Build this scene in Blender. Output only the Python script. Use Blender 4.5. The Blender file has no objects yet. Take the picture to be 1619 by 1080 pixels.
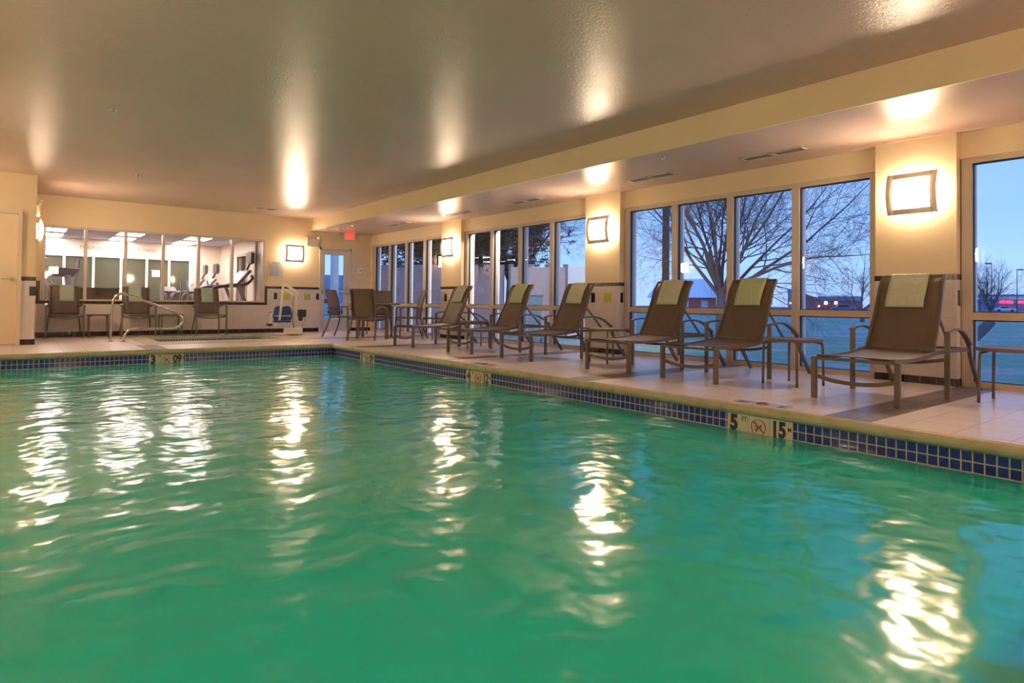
import bpy, bmesh, math, random
from mathutils import Vector, Matrix
from math import sin, cos, pi, radians as R
C = bpy.context.scene.collection
sc = bpy.context.scene
random.seed(7)

# ---------------------------------------------------------------- helpers
class MB:
    def __init__(s): s.v = []; s.f = []; s.sm = []
    def add(s, vs, fs, smooth=False):
        o = len(s.v); s.v += [tuple(v) for v in vs]
        s.f += [tuple(i + o for i in f) for f in fs]; s.sm += [smooth] * len(fs); return s
    def box(s, x0, x1, y0, y1, z0, z1, m=None):
        vs = [Vector((x, y, z)) for z in (z0, z1) for y in (y0, y1) for x in (x0, x1)]
        if m is not None: vs = [m @ v for v in vs]
        return s.add(vs, [(0, 2, 3, 1), (4, 5, 7, 6), (0, 1, 5, 4), (2, 6, 7, 3), (0, 4, 6, 2), (1, 3, 7, 5)])
    def rbox(s, x0, x1, y0, y1, z0, z1, r=0.01, m=None):
        bm = bmesh.new(); bmesh.ops.create_cube(bm, size=1)
        for v in bm.verts:
            v.co = Vector(((x0 + x1) / 2 + v.co.x * (x1 - x0), (y0 + y1) / 2 + v.co.y * (y1 - y0), (z0 + z1) / 2 + v.co.z * (z1 - z0)))
        r = min(r, (x1 - x0) * .45, (y1 - y0) * .45, (z1 - z0) * .45)
        bmesh.ops.bevel(bm, geom=bm.edges[:], offset=r, segments=2, affect='EDGES')
        bm.verts.index_update()
        vs = [(m @ v.co) if m is not None else v.co.copy() for v in bm.verts]
        s.add(vs, [tuple(v.index for v in f.verts) for f in bm.faces]); bm.free(); return s
    def tube(s, pts, r, n=8, closed=False, smooth=True, prof=None, up=(0, 0, 1), cap=True):
        """sweep; prof: list of (a,b) offsets (a along side, b along up'); r scalar or list"""
        pts = [Vector(p) for p in pts]; k = len(pts)
        rs = r if isinstance(r, (list, tuple)) else [r] * k
        if prof is None: prof = [(cos(2 * pi * i / n), sin(2 * pi * i / n)) for i in range(n)]
        n = len(prof); vs = []; prev = None
        for i, p in enumerate(pts):
            if closed: t = pts[(i + 1) % k] - pts[i - 1]
            else: t = pts[min(i + 1, k - 1)] - pts[max(i - 1, 0)]
            t.normalize(); u = Vector(up)
            if prev is not None and up is None: u = prev
            if abs(t.dot(u)) > .97: u = Vector((1, 0, 0)) if abs(t.x) < .8 else Vector((0, 1, 0))
            if prev is not None and abs(t.dot(prev)) < .9: u = prev
            side = t.cross(u).normalized(); u2 = side.cross(t).normalized(); prev = u2
            for a, b in prof: vs.append(p + side * a * rs[i] + u2 * b * rs[i])
        fs = []
        for i in range(k if closed else k - 1):
            j = (i + 1) % k
            for q in range(n): fs.append((i * n + q, i * n + (q + 1) % n, j * n + (q + 1) % n, j * n + q))
        if not closed and cap: fs += [tuple(range(n))[::-1], tuple(range((k - 1) * n, k * n))]
        return s.add(vs, fs, smooth)
    def bar(s, pts, w, h, closed=False, up=(0, 0, 1)):
        return s.tube(pts, 1, prof=[(-w / 2, -h / 2), (w / 2, -h / 2), (w / 2, h / 2), (-w / 2, h / 2)], smooth=False, up=up, closed=closed)
    def lathe(s, prof, n=24, c=(0, 0, 0), smooth=True):
        vs = []; k = len(prof)
        for r, z in prof:
            for i in range(n): vs.append((c[0] + r * cos(2 * pi * i / n), c[1] + r * sin(2 * pi * i / n), c[2] + z))
        fs = [(j * n + i, j * n + (i + 1) % n, (j + 1) * n + (i + 1) % n, (j + 1) * n + i) for j in range(k - 1) for i in range(n)]
        fs += [tuple(range(n))[::-1], tuple(range((k - 1) * n, k * n))]
        return s.add(vs, fs, smooth)
    def prism(s, poly, a, b, axis='z'):
        """poly list of 2D; axis z: (x,y), x: (y,z), y: (x,z)"""
        def P(p, t): return {'z': (p[0], p[1], t), 'x': (t, p[0], p[1]), 'y': (p[0], t, p[1])}[axis]
        n = len(poly); vs = [P(p, a) for p in poly] + [P(p, b) for p in poly]
        fs = [tuple(range(n))[::-1], tuple(range(n, 2 * n))] + [(i, (i + 1) % n, n + (i + 1) % n, n + i) for i in range(n)]
        return s.add(vs, fs)
    def sheet(s, grid, th, nrm=None):
        """grid[i][j] of points -> thick surface"""
        m = len(grid); n = len(grid[0]); G = [[Vector(p) for p in row] for row in grid]
        N = [[None] * n for _ in range(m)]
        for i in range(m):
            for j in range(n):
                a = G[min(i + 1, m - 1)][j] - G[max(i - 1, 0)][j]; b = G[i][min(j + 1, n - 1)] - G[i][max(j - 1, 0)]
                N[i][j] = a.cross(b).normalized()
        vs = [G[i][j] + N[i][j] * th / 2 for i in range(m) for j in range(n)] + [G[i][j] - N[i][j] * th / 2 for i in range(m) for j in range(n)]
        o = m * n; fs = []
        for i in range(m - 1):
            for j in range(n - 1):
                a, b, c, d = i * n + j, i * n + j + 1, (i + 1) * n + j + 1, (i + 1) * n + j
                fs += [(a, d, c, b), (a + o, b + o, c + o, d + o)]
        for i in range(m - 1):
            for j in (0, n - 1):
                a, b = i * n + j, (i + 1) * n + j
                fs.append((a, b, b + o, a + o) if j else (b, a, a + o, b + o))
        for j in range(n - 1):
            for i in (0, m - 1):
                a, b = i * n + j, i * n + j + 1
                fs.append((b, a, a + o, b + o) if i else (a, b, b + o, a + o))
        return s.add(vs, fs, True)
    def build(s, name, mat, parent=None, bevel=0):
        me = bpy.data.meshes.new(name); me.from_pydata(s.v, [], s.f)
        bm = bmesh.new(); bm.from_mesh(me); bmesh.ops.recalc_face_normals(bm, faces=bm.faces[:]); bm.to_mesh(me); bm.free()
        me.polygons.foreach_set('use_smooth', s.sm)
        me.materials.append(mat); me.update()
        o = bpy.data.objects.new(name, me); C.objects.link(o)
        if parent: o.parent = parent
        if bevel:
            b = o.modifiers.new('bevel', 'BEVEL'); b.width = bevel; b.segments = 2; b.limit_method = 'ANGLE'
        if any(s.sm) and not all(s.sm): pass
        return o
def tag(o, label=None, cat=None, group=None, kind=None):
    if label: o['label'] = label
    if cat: o['category'] = cat
    if group: o['group'] = group
    if kind: o['kind'] = kind
    return o
def empty(name, loc, rz=0, label=None, cat=None, group=None, kind=None):
    o = bpy.data.objects.new(name, None); C.objects.link(o); o.location = loc; o.rotation_euler = (0, 0, rz)
    o.empty_display_size = .1
    return tag(o, label, cat, group, kind)
def dup(o, loc=None, rz=None, label=None, parent=None):
    c = o.copy(); C.objects.link(c)
    if parent is not None: c.parent = parent
    if loc is not None: c.location = loc
    if rz is not None: c.rotation_euler = (0, 0, rz)
    if label: c['label'] = label
    for ch in list(o.children): dup(ch, parent=c)
    return c
def struct(o, label=None, cat=None): return tag(o, label, cat, None, 'structure')
def spline(P, k=6):
    P = [Vector(p) for p in P]; out = []
    for i in range(len(P) - 1):
        p0 = P[max(i - 1, 0)]; p1 = P[i]; p2 = P[i + 1]; p3 = P[min(i + 2, len(P) - 1)]
        for j in range(k):
            t = j / k
            out.append(.5 * ((2 * p1) + (-p0 + p2) * t + (2 * p0 - 5 * p1 + 4 * p2 - p3) * t * t + (-p0 + 3 * p1 - 3 * p2 + p3) * t ** 3))
    out.append(P[-1]); return out
def text(name, s, mat, parent, size, M, bold=0, depth=.001, align='LEFT', narrow=1):
    cu = bpy.data.curves.new(name, 'FONT'); cu.body = s; cu.size = size; cu.extrude = depth; cu.offset = bold; cu.align_x = align
    t = bpy.data.objects.new(name, cu); C.objects.link(t)
    bpy.context.view_layer.update()
    dg = bpy.context.evaluated_depsgraph_get()
    me = bpy.data.meshes.new_from_object(t.evaluated_get(dg)); bpy.data.objects.remove(t)
    me.transform(M @ Matrix.Diagonal((narrow, 1, 1, 1))); me.materials.clear(); me.materials.append(mat)
    o = bpy.data.objects.new(name, me); C.objects.link(o)
    if parent: o.parent = parent
    return o

# ---------------------------------------------------------------- materials
def mat(name, col=(.5, .5, .5), rough=.5, metal=0, spec=.5, emit=None, es=0, **k):
    m = bpy.data.materials.new(name); m.use_nodes = True; b = m.node_tree.nodes['Principled BSDF']
    b.inputs['Base Color'].default_value = (*col, 1); b.inputs['Roughness'].default_value = rough
    b.inputs['Metallic'].default_value = metal; b.inputs['Specular IOR Level'].default_value = spec
    if emit: b.inputs['Emission Color'].default_value = (*emit, 1); b.inputs['Emission Strength'].default_value = es
    return m
class NT:
    def __init__(s, m): s.t = m.node_tree; s.b = s.t.nodes['Principled BSDF']
    def n(s, ty, **k):
        x = s.t.nodes.new(ty)
        for a, b in k.items():
            if a.startswith('i_'):
                key = a[2:].replace('_', ' ')
                x.inputs[int(key) if key.isdigit() else key].default_value = b
            else: setattr(x, a, b)
        return x
    def l(s, a, b): s.t.links.new(a, b)
    def math(s, op, a, b=None, c=None):
        x = s.n('ShaderNodeMath', operation=op)
        for i, q in enumerate((a, b, c)):
            if q is None: continue
            if isinstance(q, (int, float)): x.inputs[i].default_value = q
            else: s.l(q, x.inputs[i])
        return x.outputs[0]
    def noise(s, scale, detail=2, rough=.5, vec=None, out='Fac'):
        x = s.n('ShaderNodeTexNoise'); x.inputs['Scale'].default_value = scale; x.inputs['Detail'].default_value = detail; x.inputs['Roughness'].default_value = rough
        s.l(vec if vec is not None else s.pos(), x.inputs['Vector']); return x.outputs[out]
    def pos(s):
        if not hasattr(s, '_p'): s._p = s.n('ShaderNodeTexCoord').outputs['Object']
        return s._p
    def ramp(s, fac, stops):
        x = s.n('ShaderNodeValToRGB'); e = x.color_ramp.elements
        while len(e) < len(stops): e.new(.5)
        for q, (p, c) in zip(e, stops): q.position = p; q.color = (*c, 1)
        s.l(fac, x.inputs[0]); return x.outputs[0]
    def mix(s, fac, a, b):
        x = s.n('ShaderNodeMix', data_type='RGBA')
        if isinstance(fac, (int, float)): x.inputs[0].default_value = fac
        else: s.l(fac, x.inputs[0])
        for i, q in ((6, a), (7, b)):
            if isinstance(q, tuple): x.inputs[i].default_value = (*q, 1)
            else: s.l(q, x.inputs[i])
        return x.outputs[2]
    def bump(s, h, st, dist=.01):
        x = s.n('ShaderNodeBump'); x.inputs['Strength'].default_value = st; x.inputs['Distance'].default_value = dist
        s.l(h, x.inputs['Height']); s.l(x.outputs[0], s.b.inputs['Normal']); return x
def noisy(name, c1, c2, scale, rough=.5, bump=0, bscale=None, metal=0, spec=.5, detail=3, bdist=.01):
    m = mat(name, c1, rough, metal, spec); t = NT(m)
    t.l(t.ramp(t.noise(scale, detail), [(.3, c1), (.7, c2)]), t.b.inputs['Base Color'])
    if bump: t.bump(t.noise(bscale or scale, 2), bump, bdist)
    return m
def tiles(name, c1, c2, grout, w, h, mortar=.004, rough=.3, ou=0, ov=0, plane='wall', spec=.5):
    m = mat(name, c1, rough, 0, spec); t = NT(m)
    sp = t.n('ShaderNodeSeparateXYZ'); t.l(t.pos(), sp.inputs[0])
    if plane == 'wall':
        g = t.n('ShaderNodeNewGeometry'); sn = t.n('ShaderNodeSeparateXYZ'); t.l(g.outputs['Normal'], sn.inputs[0])
        ax = t.math('GREATER_THAN', t.math('ABSOLUTE', sn.outputs[0]), .5)
        u = t.math('ADD', t.math('MULTIPLY', sp.outputs[1], ax), t.math('MULTIPLY', sp.outputs[0], t.math('SUBTRACT', 1, ax)))
        v = sp.outputs[2]
    else: u, v = sp.outputs[0], sp.outputs[1]
    cb = t.n('ShaderNodeCombineXYZ'); t.l(t.math('ADD', u, ou), cb.inputs[0]); t.l(t.math('ADD', v, ov), cb.inputs[1])
    b = t.n('ShaderNodeTexBrick', offset=0, squash=1); b.inputs['Scale'].default_value = 1
    b.inputs['Brick Width'].default_value = w; b.inputs['Row Height'].default_value = h; b.inputs['Mortar Size'].default_value = mortar
    b.inputs['Mortar Smooth'].default_value = .1; b.inputs['Bias'].default_value = 0
    b.inputs['Color1'].default_value = (*c1, 1); b.inputs['Color2'].default_value = (*c2, 1); b.inputs['Mortar'].default_value = (*grout, 1)
    t.l(cb.outputs[0], b.inputs['Vector']); t.l(b.outputs['Color'], t.b.inputs['Base Color'])
    t.bump(t.math('SUBTRACT', 1, b.outputs['Fac']), .25, .004)
    t.l(t.math('ADD', t.math('MULTIPLY', b.outputs['Fac'], .4), rough), t.b.inputs['Roughness'])
    m['t'] = 1
    return m, t, b, u, v, sp

WALL = (.80, .64, .42)
paint = noisy('cream_paint', WALL, tuple(c * .95 for c in WALL), 1.5, .55, .08, 160, bdist=.002)
ceilm = noisy('glossy_ceiling_paint', (.60, .44, .38), (.57, .42, .36), 1.2, .25, .8, 60, spec=.17, bdist=.004)
beamp = paint
wtile = tiles('white_wall_tile', (.70, .63, .58), (.67, .60, .56), (.55, .50, .46), .152, .152, .003, .22, 0, .052)[0]
dtile = tiles('dark_brown_tile', (.018, .010, .009), (.025, .014, .012), (.10, .07, .06), .152, .5, .003, .18)[0]
lime = mat('lime_tile', (.45, .48, .05), .2); brown1 = mat('dark_tile_plain', (.022, .012, .011), .2)
navy = tiles('navy_mosaic_tile', (.010, .028, .19), (.022, .045, .27), (.52, .46, .38), .0625, .0675, .0042, .12, 0, .085)[0]
navy2 = tiles('spa_blue_tile', (.04, .07, .42), (.06, .10, .50), (.60, .54, .46), .052, .052, .007, .2, 0, .054)[0]
plaster = noisy('pool_plaster', (.25, .55, .50), (.2, .5, .45), 3)
# floor: square porcelain tiles with darker single-tile bands
floorm, t, b, u, v, sp = tiles('deck_tile', (.80, .68, .61), (.76, .65, .58), (.55, .44, .37), .305, .305, .0035, .30, .06, .09, 'floor')
def rng(a, lo, hi): return t.math('MULTIPLY', t.math('GREATER_THAN', a, lo), t.math('LESS_THAN', a, hi))
band = None
for lo in (-.69, 2.10 - .2, 4.69, 7.48, 10.27, 13.06):
    q = rng(v, lo + .02, lo + .35); band = q if band is None else t.math('MAXIMUM', band, q)
band = t.math('MULTIPLY', band, t.math('GREATER_THAN', u, 4.74))
for a, bb in ((1.62, 1.95), (-.6, -.27)):
    q = t.math('MULTIPLY', rng(u, a, bb), rng(v, 11.5, 12.72)); band = t.math('MAXIMUM', band, q)
mott = t.noise(2.2, 4, .6)
base = t.mix(band, b.outputs['Color'], (.125, .10, .105))
base = t.mix(t.math('MULTIPLY', mott, .14), base, (.66, .52, .45))
t.l(base, t.b.inputs['Base Color'])
coping_m = noisy('coping_stone', (.56, .47, .31), (.42, .33, .20), 9, .55, .3, 60, detail=6)
frame_m = noisy('window_frame_paint', (.60, .50, .40), (.57, .48, .38), 3, .35)
gasket = mat('black_gasket', (.01, .012, .016), .4)
anod = mat('bright_anodised_aluminium', (.92, .92, .95), .35, .15)
metal_m = noisy('bronze_powder_coat', (.135, .098, .072), (.12, .088, .065), 40, .42, .05, 300)
def sling(name, c):
    m = mat(name, c, .45, 0, .6); t = NT(m)
    sp = t.n('ShaderNodeSeparateXYZ'); t.l(t.pos(), sp.inputs[0])
    w1 = t.math('SINE', t.math('MULTIPLY', sp.outputs[0], 900)); w2 = t.math('SINE', t.math('MULTIPLY', sp.outputs[1], 900))
    t.bump(t.math('MULTIPLY', w1, w2), .25, .002)
    t.l(t.ramp(t.noise(12, 3), [(.3, c), (.75, tuple(x * .85 for x in c))]), t.b.inputs['Base Color']); return m
sling_m = sling('brown_sling_fabric', (.125, .085, .062))
def terry(name, c):
    m = mat(name, c, .95, 0, .1); t = NT(m); t.bump(t.noise(350, 2), .8, .004)
    t.l(t.ramp(t.noise(30, 3), [(.3, c), (.7, tuple(x * .88 for x in c))]), t.b.inputs['Base Color']); return m
towel_m = terry('sage_towel', (.60, .61, .47)); towel2_m = terry('pale_green_towel', (.42, .50, .43)); towel3_m = terry('lime_towel', (.52, .58, .36))
steel = mat('stainless_steel', (.62, .56, .5), .22, 1)
chrome = mat('chrome', (.7, .68, .65), .15, 1)
sconce_frame = mat('sconce_brushed_metal', (.93, .80, .66), .45, 0)
sconce_glow = mat('sconce_opal', (.9, .8, .65), .5, emit=(1, .775, .54), es=66)
white_pc = mat('white_powder_coat', (.90, .84, .74), .35)
blue_pl = noisy('blue_plastic', (.02, .07, .30), (.025, .08, .34), 5, .4)
black_pl = mat('black_plastic', (.02, .02, .022), .4)
doorp = mat('painted_door', (.70, .60, .46), .4)
doorw = mat('white_door_frame', (.62, .58, .55), .4)
exit_red = mat('exit_red_glow', (.8, .05, .03), .5, emit=(1, .03, .015), es=1.3)
exit_body = mat('exit_housing', (.7, .66, .58), .4)
paper = mat('sign_plate', (.62, .62, .64), .4); inkg = mat('sign_ink', (.16, .17, .2), .6)
mark_w = mat('marker_tile_white', (.66, .58, .46), .25); mark_k = mat('marker_black', (.025, .02, .018), .4); mark_r = mat('marker_red', (.55, .03, .02), .4); mark_p = mat('marker_purple_print', (.22, .12, .22), .4); mark_b = mat('marker_navy_print', (.04, .05, .15), .4)
vent_m = mat('vent_grey', (.34, .29, .26), .5); vent_w = mat('vent_white', (.7, .64, .58), .4)

def glassmat(name, tint=(1, 1, 1), refl=1.0, ior=1.5):
    m = bpy.data.materials.new(name); m.use_nodes = True; nt = m.node_tree; nt.nodes.clear()
    o = nt.nodes.new('ShaderNodeOutputMaterial'); mx = nt.nodes.new('ShaderNodeMixShader'); tr = nt.nodes.new('ShaderNodeBsdfTransparent'); gl = nt.nodes.new('ShaderNodeBsdfGlossy')
    fr = nt.nodes.new('ShaderNodeFresnel'); fr.inputs[0].default_value = ior; tr.inputs[0].default_value = (*tint, 1); gl.inputs['Roughness'].default_value = 0.0
    gl.inputs[0].default_value = (refl, refl, refl, 1)
    ge = nt.nodes.new('ShaderNodeNewGeometry'); mu = nt.nodes.new('ShaderNodeMath'); mu.operation = 'MULTIPLY'; iv = nt.nodes.new('ShaderNodeMath'); iv.operation = 'SUBTRACT'; iv.inputs[0].default_value = 1
    nt.links.new(ge.outputs['Backfacing'], iv.inputs[1]); nt.links.new(fr.outputs[0], mu.inputs[0]); nt.links.new(iv.outputs[0], mu.inputs[1]); nt.links.new(mu.outputs[0], mx.inputs[0]); nt.links.new(tr.outputs[0], mx.inputs[1]); nt.links.new(gl.outputs[0], mx.inputs[2]); nt.links.new(mx.outputs[0], o.inputs[0]); return m
glass = glassmat('clear_window_glass', (.96, .98, 1)); gym_glass = glassmat('gym_window_glass', (.97, .97, .97), .8)

# water
def water_mat(name, col, refl=1.0, sc_=1.0, strength=.5):
    m = mat(name, col, .13, 0, .5); t = NT(m); t.b.inputs['IOR'].default_value = 1.55
    mp = t.n('ShaderNodeMapping'); mp.inputs['Scale'].default_value = (1, 1, 1); t.l(t.pos(), mp.inputs[0])
    n1 = t.noise(2.6 * sc_, 2.0, .5, mp.outputs[0]); n2 = t.noise(8.5 * sc_, 1.5, .5, mp.outputs[0]); n3 = t.noise(.55, 1, .5, mp.outputs[0])
    h = t.math('ADD', t.math('MULTIPLY', n1, .45), t.math('MULTIPLY', n2, .06))
    t.bump(h, strength, .12)
    t.l(t.ramp(n3, [(.3, col), (.75, (col[0] * 1.1, col[1] * 1.06, col[2] * 1.12))]), t.b.inputs['Base Color'])
    return m
water_m = water_mat('pool_water', (.008, .50, .375))
spa_m = water_mat('spa_water', (.12, .58, .48), 1, 2)

# ---------------------------------------------------------------- dimensions
Yb, Xp, Xf = 16.2, 7.634, 7.742
ZC, ZL, XB = 2.957, 2.645, 5.968
PX0, PX1, PY0, PY1 = -.7, 4.735, .30, 11.515      # pool tile-wall lines
WZ = -.222
SX0, SX1, SY0, SY1 = 2.12, 4.45, 13.55, 15.30     # spa
XL, YR = -2.0, -2.2                                # hidden left wall, wall behind the camera
YD = 13.72                                         # short wall with the utility door

# ---------------------------------------------------------------- floor, pool, spa
def floor_cells(xs, ys, skip):
    m = MB()
    for i in range(len(xs) - 1):
        for j in range(len(ys) - 1):
            cx, cy = (xs[i] + xs[i + 1]) / 2, (ys[j] + ys[j + 1]) / 2
            if any(a < cx < b and c < cy < d for a, b, c, d in skip): continue
            m.box(xs[i], xs[i + 1], ys[j], ys[j + 1], -.16, 0)
    return m
CW = .04
spc = .32
o = floor_cells(sorted([XL - .1, PX0, SX0 - spc, SX1 + spc, PX1 + .001, Xf + .12]), [YR - .1, PY0, PY1 + .001, SY0 - .85, SY1 + spc, Yb + .05],
                [(PX0, PX1, PY0, PY1), (SX0 - spc, SX1 + spc, SY0 - .85, SY1 + spc)]).build('floor', floorm)
struct(o, 'pale pinkish beige square tile pool deck with darker single tile bands', 'floor')
def ring(prof, x0, x1, y0, y1):
    """prof: list (inward offset, z) closed cross-section swept round a rectangle"""
    vs = []; n = len(prof)
    for sx, sy in ((0, 0), (1, 0), (1, 1), (0, 1)):
        for o_, z in prof:
            vs.append(((x0 + o_) if not sx else (x1 - o_), (y0 + o_) if not sy else (y1 - o_), z))
    fs = [(k * n + i, k * n + (i + 1) % n, ((k + 1) % 4) * n + (i + 1) % n, ((k + 1) % 4) * n + i) for k in range(4) for i in range(n)]
    m = MB(); m.add(vs, fs, False); return m
pool = empty('swimming_pool', (0, 0, 0)); struct(pool, 'rectangular indoor pool with tan stone coping and navy mosaic waterline', 'pool')
ring([(-.0005, .002), (.012, .003), (.035, -.006), (.048, -.024), (.050, -.045), (.042, -.066), (.026, -.080), (-.0005, -.082)], PX0, PX1, PY0, PY1).build('coping', coping_m, pool)
ring([(0, -.082), (0, -.36), (-.1, -.36), (-.1, -.082)], PX0, PX1, PY0, PY1).build('waterline_tile', navy, pool)
m = ring([(0, -.36), (0, -1.6), (-.1, -1.6), (-.1, -.36)], PX0, PX1, PY0, PY1); m.box(PX0 - .1, PX1 + .1, PY0 - .1, PY1 + .1, -1.7, -1.6); m.build('basin', plaster, pool)
m = MB(); m.box(PX0 + .0, PX1 - .0, PY0 + .0, PY1 - .0, WZ - .04, WZ)
tag(m.build('pool_water', water_m), 'rippled green turquoise water filling the big pool', 'water', None, 'stuff')
spa = empty('spa_pool', (0, 0, 0)); struct(spa, 'small sunken spa with wide tan coping in front of the gym windows', 'spa')
m = ring([(-spc, -.002), (-spc, .004), (-.004, .004), (.004, -.004), (.006, -.03), (.003, -.052), (0, -.054), (0, -.16), (-spc, -.16)], SX0, SX1, SY0, SY1)
m.box(SX0 - spc, SX1 + spc, SY0 - .85, SY0 - spc, -.16, .004); m.build('spa_coping', coping_m, spa)
ring([(.002, -.054), (.002, -.5), (-.08, -.5), (-.08, -.054)], SX0, SX1, SY0, SY1).build('spa_waterline_tile', navy2, spa)
m = MB(); m.box(SX0 - .08, SX1 + .08, SY0 - .08, SY1 + .08, -1.1, -1.0); m.build('spa_basin', plaster, spa)
m = MB(); m.box(SX0, SX1, SY0, SY1, -.18, -.15); tag(m.build('spa_water', spa_m), 'still water inside the sunken spa', 'water', None, 'stuff')

# depth markers
def side_M(y, z): # text right = -Y, up = Z, facing -X
    return Matrix(((0, 0, -1, PX1 - .0075), (-1, 0, 0, y), (0, 1, 0, z), (0, 0, 0, 1)))
def back_M(x, z): # text right = +X, up=Z, facing -Y
    return Matrix(((1, 0, 0, x), (0, 0, -1, PY1 - .0075), (0, 1, 0, z), (0, 0, 0, 1)))
def no_diving(par, M, r, mr=None, mk_=None):
    mr = mr or mark_r; mk_ = mk_ or mark_k
    g = MB(); g.tube([M @ Vector((r * cos(a), r * sin(a), 0)) for a in [2 * pi * i / 28 for i in range(28)]], 1, prof=[(-.0015, -.008), (.0015, -.008), (.0015, .008), (-.0015, .008)], closed=True, up=M.col[2].xyz, smooth=False)
    g2 = MB()
    c = cos(R(135)); s_ = sin(R(135))
    g.bar([M @ Vector((r * c, r * s_, .0)), M @ Vector((-r * c, -r * s_, .0))], .012, .003, up=M.col[2].xyz)
    g.build('no_diving_ring', mr, par)
    for a, b in (((-.03, -.030), (.028, .022)), ((-.008, -.012), (-.018, -.04)), ((.0, -.005), (.026, .004)), ((-.036, .006), (-.006, -.006))):
        g2.bar([M @ Vector((a[0], a[1], -.0006)), M @ Vector((b[0], b[1], -.0006))], .007, .003, up=M.col[2].xyz)
    g2.build('diver_figure', mk_, par)
def marker(kind, p, w, ft, mm, label):
    e = empty('depth_marker', (0, 0, 0), 0, label, 'depth marker', 'waterline depth markers')
    mk = side_M if kind == 's' else back_M
    sg = -1 if kind == 's' else 1
    for k in range(3):
        a, b = p + sg * w * k, p + sg * w * (k + 1)
        g = MB(); lo, hi = min(a, b) + .002, max(a, b) - .002
        if kind == 's': g.box(PX1 - .007, PX1 + .02, lo, hi, WZ, -.084)
        else: g.box(lo, hi, PY1 - .007, PY1 + .02, WZ, -.084)
        g.build('marker_tile', mark_w, e)
    def T(n, s, off, z, size, bold, nar=1): text(n, s, mark_k, e, size, mk(p + sg * off, z), bold, .0008, narrow=nar)
    T('depth_number', ft, .028, -.214, .168, .009, .86); T('unit_letters', 'FT', .135, -.140, .055, .0006, .8)
    no_diving(e, mk(p + sg * w * 1.5, -.168), .062)
    T('depth_number', mm, 2 * w + .012, -.214, .162, .008, .76); T('unit_letters', 'M', 2 * w + .148, -.165, .05, .0006, .8)
marker('s', 3.046, .191, '5', '15', 'white depth marker tiles reading 5 FT and 15 M below the nearest lounger')
marker('s', 6.98, .185, '4', '12', 'white depth marker tiles reading 4 FT and 12 M on the right pool wall')
marker('s', 10.30, .185, '3', '09', 'small 3 FT marker tiles on the right pool wall near the far corner')
marker('b', 1.655, .17, '3', '09', 'white 3 FT and 09 M marker tiles on the far pool wall')
def deck_marker(y, ft, mm, label):
    e = empty('deck_marker', (0, 0, 0), 0, label, 'depth marker', 'depth markers set in the deck')
    for k in range(3):
        g = MB(); g.box(4.78, 4.93, y - .165 * k - .16, y - .165 * k, 0, .002); g.build('marker_tile', mark_w, e)
    _M = lambda yy: Matrix(((-1, 0, 0, 0), (0, -1, 0, 0), (0, 0, 1, 0), (0, 0, 0, 1))) and Matrix(((0, -1, 0, 4.915), (1, 0, 0, yy), (0, 0, 1, .003), (0, 0, 0, 1)))
    # text upright for someone standing on the deck facing the pool: right = +Y, up = -X
    text('depth_number', mm, mark_b, e, .15, Matrix(((0, -1, 0, 4.905), (1, 0, 0, y - .15), (0, 0, 1, .003), (0, 0, 0, 1))), .003, .0008, narrow=.75)
    text('depth_number', ft, mark_b, e, .15, Matrix(((0, -1, 0, 4.905), (1, 0, 0, y - .45), (0, 0, 1, .003), (0, 0, 0, 1))), .003, .0008, narrow=.8)
    no_diving(e, Matrix(((0, -1, 0, 4.855), (1, 0, 0, y - .245), (0, 0, 1, .003), (0, 0, 0, 1))), .045, mark_p, mark_p)
deck_marker(3.05, '5', '15', 'flat marker tiles in the deck above the 5 FT marker')
deck_marker(6.98, '4', '12', 'flat marker tiles in the deck above the 4 FT marker')

# ---------------------------------------------------------------- walls and ceiling
def wall_piece(name, mat_, *boxes):
    m = MB()
    for b_ in boxes: m.box(*b_)
    return m.build(name, mat_)
m = MB(); m.box(XL - .1, XB, YR - .1, Yb + .1, ZC, ZC + .1); o = m.build('ceiling', ceilm); struct(o, 'glossy taupe painted ceiling over the pool', 'ceiling')
m = MB(); m.box(XB + .02, Xf + .15, YR - .1, Yb + .1, ZL, ZL + .1); o = m.build('ceiling_lower', ceilm); struct(o, 'lower strip of ceiling along the window wall', 'ceiling')
o = wall_piece('ceiling_beam', beamp, (XB, XB + .02, YR - .1, Yb, ZL, ZC + .05)); struct(o, 'cream vertical face where the ceiling steps down', 'beam')
# right wall: header + pillars
m = MB(); m.box(Xf - .03, Xf + .2, YR, Yb, 2.372, ZL + .02); m.box(Xf - .03, Xf + .2, 16.1, Yb + .1, 0, 2.372)
struct(m.build('wall_right', paint), 'cream wall strip above the big windows', 'wall')
PIL = [(-2.39, -1.60), (2.25, 3.035), (6.89, 7.676), (11.54, 12.345)]
for k, (a, b_) in enumerate(PIL):
    p = empty('wall_pillar', (0, 0, 0)); struct(p, ['wall pillar behind the camera', 'near pillar behind the closest lounger', 'middle pillar carrying a sconce', 'far pillar carrying a sconce'][k], 'pillar')
    m = MB(); m.box(Xp, Xf + .2, a, b_, 1.166, ZL + .01); m.build('painted_shaft', paint, p)
    m = MB(); m.box(Xp - .004, Xf + .2, a - .004, b_ + .004, .08, 1.108); m.build('tile_wainscot', wtile, p)
    m = MB(); m.box(Xp - .008, Xf + .2, a - .008, b_ + .008, 1.108, 1.166); m.build('dark_tile_band', dtile, p)
    m = MB(); m.box(Xp - .008, Xf + .2, a - .008, b_ + .008, 0, .08); m.build('dark_tile_base', dtile, p)
    c = (a + b_) / 2
    m = MB(); m.box(Xp - .007, Xp + .02, c - .22, c - .05, .838, 1.0); m.build('lime_tile_square', lime, p)
    m = MB(); m.box(Xp - .007, Xp + .02, c + .15, c + .235, .838, 1.0); m.box(Xp + .02, Xp + .08, a - .007, a + .02, .838, 1.0); m.build('dark_tile_square', brown1, p)
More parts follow.
